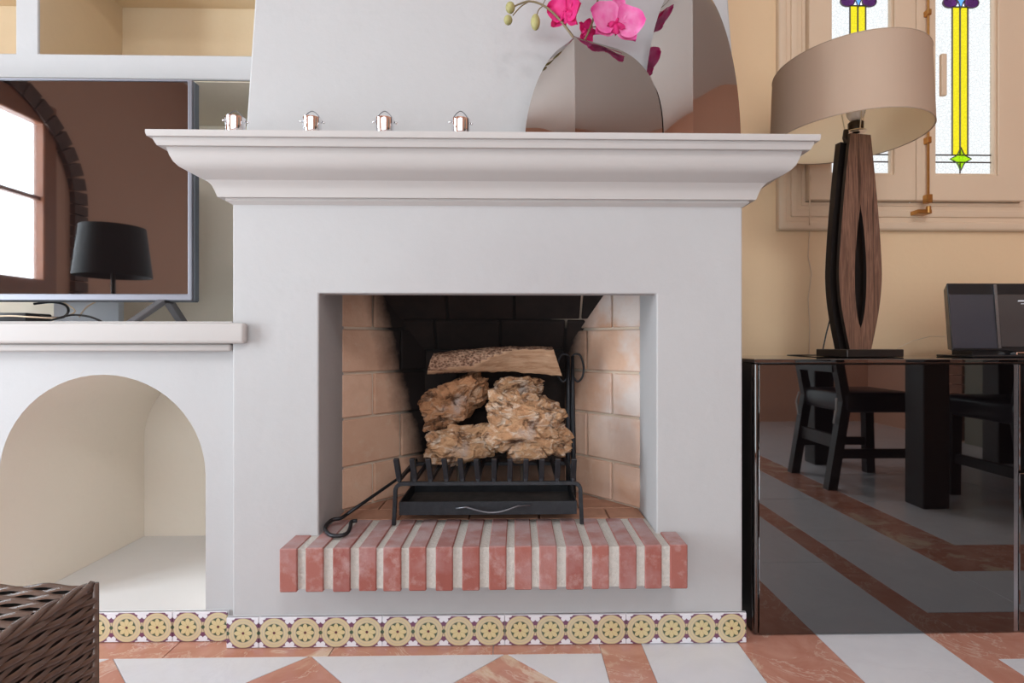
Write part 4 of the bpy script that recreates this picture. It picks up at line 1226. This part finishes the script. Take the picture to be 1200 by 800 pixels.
def flower(c, yaw, pitch, roll, big, small, sc=1.):
    Rm = Matrix.Rotation(yaw, 4, 'Z') @ Matrix.Rotation(pitch, 4, 'X') @ Matrix.Rotation(roll, 4, 'Y')
    m = MB().sphere(c, .0055 * sc, 10, 8); m.tube([c, c + (Rm @ Vector((0, -.012 * sc, .004)))], [.004 * sc, .0025 * sc], 8)
    fo = part('flower', m, M['petal_deep'], orc, smooth=True)
    near = min(st + s4, key=lambda p_: (p_ - c).length + 1.2 * max(0, p_.z - c.z))
    bk_ = c + (Rm @ Vector((0, .012, 0)))
    part('stem', MB().tube(spline([near, (near + bk_) / 2 + Vector((0, .006, .006)), bk_, c], 5), .0013, 6), 'stem', orc, smooth=True)
    def put(me, ang, off, s_=1., tilt=0.):
        R_ = Rm @ Matrix.Rotation(ang, 4, 'Y') @ Matrix.Rotation(tilt, 4, 'X')
        o = link('petal', me, fo, c + (Rm @ Vector((0, off, 0))))
        o.rotation_euler = R_.to_euler(); o.scale = (s_ * sc,) * 3
        return o
    put(small, 0, .004, 1.0); put(small, math.radians(128), .004, .95); put(small, math.radians(-128), .004, .95)
    put(big, math.radians(78), -.001, 1.0); put(big, math.radians(-78), -.002, 1.0)
    put(LIP, math.radians(180), -.006, 1.0, .5); put(LIP, math.radians(120), -.006, .8, .6); put(LIP, math.radians(-120), -.006, .8, .6)
flower(at(722, 28, oy - .02), .1, -.1, .12, PB, PS, 1.24)
flower(at(665, 14, oy - .012), -.8, .2, .3, PBd, PSd, 1.1)
flower(at(700, -18, oy + .006), .5, -.2, -.4, PBd, PSd, 1.0)
flower(at(686, 38, oy + .014), .5, .3, 1.3, PBd, PSd, .62)
flower(at(655, -30, oy - .006), -.4, .1, -.2, PBd, PSd, 1.05)
flower(at(770, -95, oy - .01), .3, .1, .3, PB, PS, 1.1)
flower(at(742, -24, oy - .008), .2, 0, .2, PB, PS, 1.1)
flower(at(712, -62, oy - .01), .1, 0, .1, PBd, PSd, 1.1)
flower(at(690, -80, oy - .01), -.5, 0, -.2, PBd, PSd, 1.1)

# ------------------------------------------------------------------ fire grate with ash pan
gy = 1.548; gz = ZH
gxa, gxb = at(462.5, 600, gy).x, at(681, 600, gy).x
gt = thing('fire_grate', 'black wrought iron fire grate with upturned prongs on the hearth', 'fire grate', ((gxa + gxb) / 2, gy, gz))
zbar = at(570, 566, gy).z
gyb = 1.80
def hoop(y):
    m = MB(); r = .008; P_ = []
    P_.append((gxa - .002, y, gz + .0005)); P_.append((gxa + .002, y, zbar - .03))
    for k in range(6):
        a = PI - PI / 2 * k / 5
        P_.append((gxa + .022 + .020 * math.cos(a), y, zbar - .02 + .020 * math.sin(a)))
    for k in range(6):
        a = PI / 2 - PI / 2 * k / 5
        P_.append((gxb - .022 + .020 * math.cos(a), y, zbar - .02 + .020 * math.sin(a)))
    P_.append((gxb - .002, y, zbar - .03)); P_.append((gxb + .002, y, gz + .0005))
    return m.tube(P_, .0078, 4, squash=.9)
part('front_hoop', hoop(gy), 'iron', gt, bevel=.001)
part('rear_hoop', hoop(gyb), 'iron', gt, bevel=.001)
for k in range(12):
    px = 468 + k * 18.5
    x = at(px, 560, gy).x; zt_ = at(px, 536, gy).z
    w_ = .0072
    lean = -.010 if k < 6 else .002
    m = MB()
    m.box(x - w_ * .7, x + w_ * .7, gy - .006, gyb + .008, zbar + .005, zbar + .016)
    m.hexa([(x - w_, gy - .004, zbar + .008), (x + w_, gy - .004, zbar + .008), (x + w_, gy + .010, zbar + .008), (x - w_, gy + .010, zbar + .008),
            (x - w_ + lean * .5, gy - .026, zt_), (x + w_ + lean * .5, gy - .026, zt_), (x + w_ + lean * .5, gy - .012, zt_ + .002), (x - w_ + lean * .5, gy - .012, zt_ + .002)])
    part('bar', m, 'iron', gt, bevel=.0015, weld=False)
pz0, pz1 = at(570, 603, gy).z, at(570, 587.5, gy).z
xa_, xb_ = gxa + .012, gxb - .012
m = MB().box(xa_, xb_, gy + .001, gy + .004, pz0, pz1)
m.box(xa_, xa_ + .003, gy + .003, gyb - .02, pz0, pz1); m.box(xb_ - .003, xb_, gy + .003, gyb - .02, pz0, pz1)
m.box(xa_, xb_, gyb - .024, gyb - .02, pz0, pz1); m.box(xa_, xb_, gy + .003, gyb - .02, pz0, pz0 + .003, 1)
ap = part('ash_drawer', m, ['iron', 'ash_inside'], gt, weld=False)
hp = [at(534, 595.5, gy - .004), at(546, 594, gy - .006), at(550, 595, gy - .010)]
for k in range(1, 10):
    t = k / 10; hp.append(at(550 + 56 * t, 595 + 6.5 * math.sin(PI * t) - 2.2 * t, gy - .012 - .012 * math.sin(PI * t)))
hp += [at(607, 592.5, gy - .008), at(622, 591.8, gy - .004)]
part('handle', MB().tube(hp, .0024, 6), 'iron_wire', ap, smooth=True)

# ------------------------------------------------------------------ logs
def log_blob(px0, px1, py0, py1, Y, depth, seed, mat, label, rough=.30, rotz=0., tilt=0., name='log'):
    a, b = at(px0, py1, Y), at(px1, py0, Y)
    c = (a + b) / 2; hx, hz = (b.x - a.x) / 2, (b.z - a.z) / 2
    bm = bmesh.new(); bmesh.ops.create_icosphere(bm, subdivisions=6, radius=1)
    sd_ = Vector((seed * 7.3, seed * 3.1, seed * 5.7))
    for v in bm.verts:
        n = v.co.normalized()
        # squarish body
        q = Vector((math.copysign(abs(n.x) ** .75, n.x), math.copysign(abs(n.y) ** .8, n.y), math.copysign(abs(n.z) ** .8, n.z)))
        d = .62 * noise.noise(n * 1.25 + sd_) + .28 * noise.noise(n * 2.9 + sd_ * 1.3)
        w2_ = n + .25 * noise.noise_vector(n * 2.2 + sd_)
        rid = abs(noise.noise(w2_ * 2.6 + sd_ * 1.7)); d -= .34 * max(0, .11 - rid) / .11
        d += .12 * abs(noise.noise(w2_ * 6.5 + sd_)) + .05 * abs(noise.noise(w2_ * 15 + sd_)) + .022 * noise.noise(w2_ * 32 + sd_)
        q *= (.90 + rough * d)
        v.co = q
    # fit the silhouette box
    mx = [max(v.co[i] for v in bm.verts) for i in range(3)]; mn = [min(v.co[i] for v in bm.verts) for i in range(3)]
    ext = (hx, depth / 2, hz)
    for v in bm.verts:
        for i in range(3): v.co[i] = ((v.co[i] - mn[i]) / (mx[i] - mn[i]) * 2 - 1) * ext[i]
        if tilt: v.co.z += tilt * v.co.x
    me = bpy.data.meshes.new(name); bm.to_mesh(me); bm.free()
    me.materials.append(M[mat]); me.polygons.foreach_set('use_smooth', [True] * len(me.polygons))
    o = link(name, me, None, c); o.rotation_euler = (0, 0, rotz)
    o['label'] = label; o['category'] = 'log'
    o['group'] = 'logs piled on the grate'
    return o
zg = zbar + .016
log_blob(491, 574, 441, 503, 1.735, .13, 3, 'stump_brown', 'brown gnarled log with a dark hollow under the split log', .75, 0, .35)
log_blob(576, 639, 440, 477, 1.735, .12, 5, 'stump_tan', 'tan barked log chunk under the right end of the split log', .55)
log_blob(497, 590, 494, 545, 1.682, .085, 8, 'stump_tan', 'pale weathered log chunk resting on the grate bars', .6, 0, .12)
log_blob(564, 673, 459, 541, 1.600, .088, 11, 'stump_tan', 'large knotted root log with orange fibrous wood', .75, 0, -.2)
log_blob(592, 622, 520, 543, 1.70, .10, 14, 'stump_brown', 'small reddish log piece half hidden at the bottom of the pile', .5)
# split log lying on top
def split_log():
    Y = 1.72; a, b = at(505, 428, Y), at(653, 422, Y)
    c = (a + b) / 2; L = b.x - a.x
    NX, NR = 40, 28; m = MB(); vs = []
    for i in range(NX + 1):
        t = i / NX; x = -L / 2 + L * t
        zc_ = .010 * math.sin(PI * t) + (.006 * (t - .5))
        R_ = (.036 + .010 * t) * (1 - .10 * (1 - t))
        for j in range(NR):
            ang = 2 * PI * j / NR
            cs_, sn_ = math.cos(ang), math.sin(ang)
            yy, zz = R_ * 1.05 * cs_, R_ * sn_
            # cleave: lower front is a flat split plane, broader towards the right end
            nrm = Vector((-.55 - .38 * t, -.82 + .45 * t)).normalized(); dist = yy * nrm.x + zz * nrm.y
            lim = R_ * (1.0 - .75 * min(1, max(0, (t - .34) / .30)))
            if dist > lim: yy -= nrm.x * (dist - lim); zz -= nrm.y * (dist - lim)
            k = noise.fractal(Vector((x * 30, ang * 2.2, 1.3)), .6, 2, 4) * .0035
            xx = x + (0.010 * (zz / R_) * (1 if t < .5 else -1.6)) * abs(t - .5) * 2
            vs.append(c + Vector((xx, yy + k * cs_, zc_ + zz + k * sn_)))
    fs = []; mi = []
    for i in range(NX):
        for j in range(NR):
            t = (i + .5) / NX; ang = 2 * PI * (j + .5) / NR
            nrm = Vector((-.55 - .38 * t, -.82 + .45 * t)).normalized(); dist = (1.05 * math.cos(ang)) * nrm.x + math.sin(ang) * nrm.y
            lim = (1.0 - .75 * min(1, max(0, (t - .34) / .30)))
            m.add([vs[i * NR + j], vs[i * NR + (j + 1) % NR], vs[(i + 1) * NR + (j + 1) % NR], vs[(i + 1) * NR + j]], [(0, 1, 2, 3)], 1 if dist > lim - .03 else 0)
    m.add([vs[j] for j in range(NR)], [tuple(range(NR))], 1)
    m.add([vs[NX * NR + j] for j in range(NR)], [tuple(range(NR))], 1)
    solo('log', m, ['bark', 'split_wood'], 'split log with rough bark and bare wood lying on top of the pile', 'log', c, 'logs piled on the grate', smooth=40)
split_log()

# ------------------------------------------------------------------ poker and tongs
zp = ZH + .0065
hp = [onz(*q, zp + (627 - q[1]) / 25 * .016) + Vector((.009, -.004, 0)) for q in ((403, 602), (396, 606.5), (386, 608.5), (379.5, 614), (378, 620), (384, 626), (394, 627), (403, 624), (407, 617), (408.5, 610.5), (415, 609.5))]
pk = thing('fire_poker', 'wrought iron poker with looped handle leaning into the firebox', 'poker', (hp[4].x, hp[4].y, ZH))
tip = at(489, 545, 1.845)
hs = spline(hp, 4)
part('handle', MB().tube(hs, .0052, 8), 'iron', pk, smooth=True)
part('shaft', MB().tube([hp[0], hp[0].lerp(tip, .25), hp[0].lerp(tip, .6), tip], [.0052, .0050, .0048, .0035], 8), 'iron', pk, smooth=True)
ky = 1.822
tg = thing('fire_tongs', 'black iron fire tongs with two loop handles behind the logs', 'tongs', Vector((at(671, 500, ky).x, ky, ZH)))
for px0, px1, sgn in ((666, 654, -1), (671, 683, 1)):
    c = [at(px0, 470, ky), at(px0, 440, ky), at((px0 + px1) / 2, 447, ky), at(px1, 440, ky), at(px1 + sgn * .5, 427, ky), at((px0 + px1) / 2 + sgn * 2, 415.5, ky), at(px0, 417, ky), at(px0, 430, ky), at(px0, 452, ky)]
    b0 = at(px0, 470, ky); base = Vector((at(px0 + sgn * 1, 540, ky).x, ky - .02, ZH + .004))
    part('handle', MB().tube(spline(c[1:], 4), .0036, 7), 'iron', tg, smooth=True)
    part('arm', MB().tube([at(px0, 417, ky), b0, (b0 + base) / 2, base], [.0055, .008, .009, .007], 8), 'iron', tg, smooth=True)

# ------------------------------------------------------------------ wicker armchair in the corner of the view
AY1 = .56; AXR = at(105, 690, .545).x; AZ = H - .545 * (680 - CY) / F
ch = thing('wicker_armchair', 'dark brown woven wicker armchair facing the fireplace', 'armchair', (AXR - .35, .2, 0))
def weave(o, u, v, n, ul, vl, rp=.0056, sp=.021, amp=.0017, phase=0):
    """horizontal strands along u, stacked along v, bulging along n over upright stakes"""
    o, u, v, n = map(Vector, (o, u, v, n)); m = MB()
    rows_ = int(vl / rp); seg = max(4, int(ul / sp * 4))
    for r in range(rows_):
        vs = []
        for i in range(seg + 1):
            s = ul * i / seg
            w_ = amp * math.cos(PI * s / sp + PI * (r // 1 % 2) + phase)
            c = o + u * s + v * ((r + .5) * rp) + n * w_
            sag = .0007 * math.sin(PI * s / sp + r)
            vs += [c - v * (rp * .52) + v * sag - n * .0012, c + n * .0012 + v * sag, c + v * (rp * .52) + v * sag - n * .0012]
        m.add(vs, [(3 * i + j, 3 * i + 3 + j, 3 * i + 4 + j, 3 * i + 1 + j) for i in range(seg) for j in range(2)])
    return m
def wpart(name, mb_, parent):
    o = part(name, mb_, 'wicker', parent, weld=False, recalc=False, smooth=True); o['kind'] = 'stuff'; return o
AW = .13; AY0 = -.16
def arm(x1, outer):
    x0 = x1 - AW
    a = part('arm', MB().box(x0 + .006, x1 - .006, AY0 + .006, AY1 - .006, .03, AZ - .006), 'wicker_dark', ch)
    wpart('weave', weave((x1 - .002, AY0, .03), (0, 1, 0), (0, 0, 1), (1, 0, 0), AY1 - AY0 - .006, AZ - .036), a)
    wpart('weave', weave((x0 + .002, AY1, .03), (0, -1, 0), (0, 0, 1), (-1, 0, 0), AY1 - AY0 - .004, AZ - .036), a)
    wpart('weave', weave((x1 - .004, AY1 - .006, .03), (-1, 0, 0), (0, 0, 1), (0, 1, 0), AW - .008, AZ - .036), a)
    wpart('weave', weave((x0 + .008, AY0, AZ - .003), (1, 0, 0), (0, 1, 0), (0, 0, 1), AW - .016, AY1 - AY0 - .005, rp=.0085, sp=.026, amp=.002), a)
    # bound edge
    m = MB()
    for (xx) in (x0 + .006, x1 - .006):
        k = 0; y = AY0
        for q in range(3):
            P_ = []
            for i in range(120):
                yy = AY0 + (AY1 - AY0 - .006) * i / 119; aa = yy * 70 + q * 2 * PI / 3
                P_.append((xx + .0030 * math.cos(aa), yy, AZ - .006 + .0030 * math.sin(aa)))
            m.tube(P_, .0033, 5)
    wpart('edge_binding', m, a)
    for (xx, yy) in ((x1 - .004, AY1 - .004), (x0 + .004, AY1 - .004), (x1 - .004, AY0 + .004)):
        part('corner_post', MB().tube([(xx, yy, .03), (xx, yy, AZ - .004)], .0042, 8), 'wicker', a, smooth=True)
    for yy in (AY0 + .04, AY1 - .04):
        part('foot', MB().lathe([(.014, 0), (.016, .03)], (x1 - AW / 2, yy, 0), 10), 'black_plastic', a)
arm(AXR, True); arm(AXR - .70, False)
b = part('seat_base', MB().box(AXR - .70 + .004, AXR - AW - .004, AY0 + .02, AY1 - .03, .10, .27), 'wicker_dark', ch)
wpart('weave', weave((AXR - AW, AY1 - .027, .10), (-1, 0, 0), (0, 0, 1), (0, 1, 0), .57, .17), b)
part('seat_cushion', MB().box(AXR - .70 + .012, AXR - AW - .012, AY0 + .13, AY1 - .03, .275, .40), 'cushion', ch, bevel=.03, seg=4, smooth=60)
b = part('backrest', MB().box(AXR - .70 + .004, AXR - AW - .004, AY0 + .0, AY0 + .10, .10, .62), 'wicker_dark', ch, bevel=.01)
wpart('weave', weave((AXR - .70, AY0 - .001, .10), (1, 0, 0), (0, 0, 1), (0, -1, 0), .57, .52), b)
wpart('weave', weave((AXR - AW, AY0 + .103, .10), (-1, 0, 0), (0, 0, 1), (0, 1, 0), .57, .52), b)
part('back_cushion', MB().box(AXR - .70 + .02, AXR - AW - .02, AY0 + .108, AY0 + .20, .405, .66), 'cushion', ch, bevel=.03, seg=4, smooth=60)

# ------------------------------------------------------------------ dining table and chairs, seen mirrored in the sideboard
dt = thing('dining_table', 'dark wooden dining table with thick square legs', 'table', (2.65, -.18, 0))
part('tabletop', MB().box(1.93, 3.35, -.76, .40, .735, .775), 'dark_wood', dt, bevel=.004)
for x in (1.96, 3.19):
    for y in (-.73, .245):
        part('leg', MB().box(x, x + .13, y, y + .13, 0.0005, .735), 'dark_wood', dt, bevel=.004)
def chair(x, y, ang, label):
    c = thing('dining_chair', label, 'chair', (x, y, 0), 'dining chairs at the dark table')
    R_ = Matrix.Rotation(ang, 4, 'Z'); T_ = Matrix.Translation((x, y, 0)) @ R_
    def cp(name, mb_, mat, **kw):
        mb_.v = [tuple(T_ @ Vector(v)) for v in mb_.v]; return part(name, mb_, mat, c, **kw)
    bar = lambda a, b, w_: MB().hexa([(a[0] - w_, a[1] - w_, a[2]), (a[0] + w_, a[1] - w_, a[2]), (a[0] + w_, a[1] + w_, a[2]), (a[0] - w_, a[1] + w_, a[2]), (b[0] - w_, b[1] - w_, b[2]), (b[0] + w_, b[1] - w_, b[2]), (b[0] + w_, b[1] + w_, b[2]), (b[0] - w_, b[1] + w_, b[2])])
    cp('seat', MB().box(-.23, .23, -.21, .22, .42, .53), 'leather', bevel=.025, seg=3, smooth=40)
    for sx in (-1, 1):
        cp('leg', bar((sx * .20, .20, .0005), (sx * .20, .19, .44), .026), 'dark_wood')
        cp('leg', bar((sx * .20, -.27, .0005), (sx * .20, -.19, .48), .026), 'dark_wood')
        cp('stretcher', bar((sx * .20, -.21, .19), (sx * .20, -.21, .23), .012) if False else MB().box(sx * .2 - .012, sx * .2 + .012, -.22, .18, .17, .22), 'dark_wood')
        cp('back_post', bar((sx * .20, -.19, .48), (sx * .20, -.29, 1.02), .024), 'dark_wood')
        cp('tie_ribbon', MB().tube([(sx * .20, -.235, .50), (sx * .215, -.245, .44), (sx * .19, -.245, .36)], .006, 5), 'ribbon')
    cp('stretcher', MB().box(-.19, .19, -.235, -.21, .22, .29), 'dark_wood')
    for z in (.64, .78, .92):
        cp('back_slat', MB().box(-.19, .19, -.225 - (z - .48) * .19, -.200 - (z - .48) * .19, z, z + .06), 'dark_wood')
    return c
chair(1.99, -.20, -PI / 2, 'black leather dining chair at the short end of the dark table')
chair(2.52, .30, PI, 'black leather dining chair at the long side of the dark table')

# floor lamp with a black shade, seen mirrored in the television
fx, fy = -2.12, .28
fl_ = thing('floor_lamp', 'floor lamp with a wide black drum shade by the left wall', 'lamp', (fx, fy, 0))
part('base', MB().lathe([(.13, .0005), (.13, .015), (.02, .022)], (fx, fy, 0), 24), 'black_satin', fl_, smooth=30)
part('pole', MB().tube([(fx, fy, .02), (fx, fy, 1.2)], .011, 10), 'black_satin', fl_)
part('shade', MB().lathe([(.175, 1.15), (.145, 1.41), (.141, 1.41), (.171, 1.15)], (fx, fy, 0), 40, cap=False), 'black_fabric', fl_, smooth=40)

# round opal ceiling lamp, added out of view to brighten the floor
cl = thing('added_ceiling_lamp', 'added round opal ceiling fill lamp in front of the terrace glazing', 'lamp', (.5, -1.45, ZC))
part('canopy', MB().lathe([(.10, -.03), (.10, -.0005)], (.5, -1.45, ZC), 32), 'white_plastic', cl, smooth=30)
part('diffuser', MB().lathe([(.0, -.06), (.5, -.055), (.52, -.045), (.52, -.031), (.1, -.03)], (.5, -1.45, ZC), 48, cap=False), 'wax', cl, smooth=30)
l_ = bpy.data.lights.new('added_ceiling_light', 'AREA'); l_.shape = 'DISK'; l_.size = 1.0; l_.energy = 46; l_.color = (.96, .97, 1.0)
lo = bpy.data.objects.new('added_ceiling_light', l_); COL.objects.link(lo); lo.location = (.5, -1.45, ZC - .075)

# arched brick doorway in the right wall, seen mirrored in the vases
dyc, dhw = -.75, .62
d2 = struct('door_2', MB().box(XR - .03, XR - .002, dyc - dhw + .03, dyc + dhw - .03, .001, 1.75), 'olive_door', 'grey-green arched door framed in brown brick', 'door')
ar_ = [(dyc + (dhw - .03) * math.cos(PI * i / 16), 1.75 + .55 * math.sin(PI * i / 16)) for i in range(17)]
part('arched_head', MB().prism([(XR - .03, y, z) for y, z in ar_], (.028, 0, 0)), 'olive_door', d2)
pts = [(dyc - dhw, .02 + i * .075) for i in range(23)] + [(dyc - dhw * math.cos(PI * i / 24), 1.75 + .58 * math.sin(PI * i / 24)) for i in range(25)] + [(dyc + dhw, 1.67 - i * .075) for i in range(23)]
for p, q in zip(pts[:-1], pts[1:]):
    d = Vector((q[0] - p[0], q[1] - p[1])); L = d.length; d.normalize(); nn = Vector((-d.y, d.x)) * .12
    c = (Vector(p) + Vector(q)) / 2; hd = d * (L / 2 - .004)
    P4 = [c - hd - nn * .2, c + hd - nn * .2, c + hd + nn, c - hd + nn]
    part('brick', MB().prism([(XR - .001, v.x, v.y) for v in P4], (-.045, 0, 0)), 'door_brick', d2)
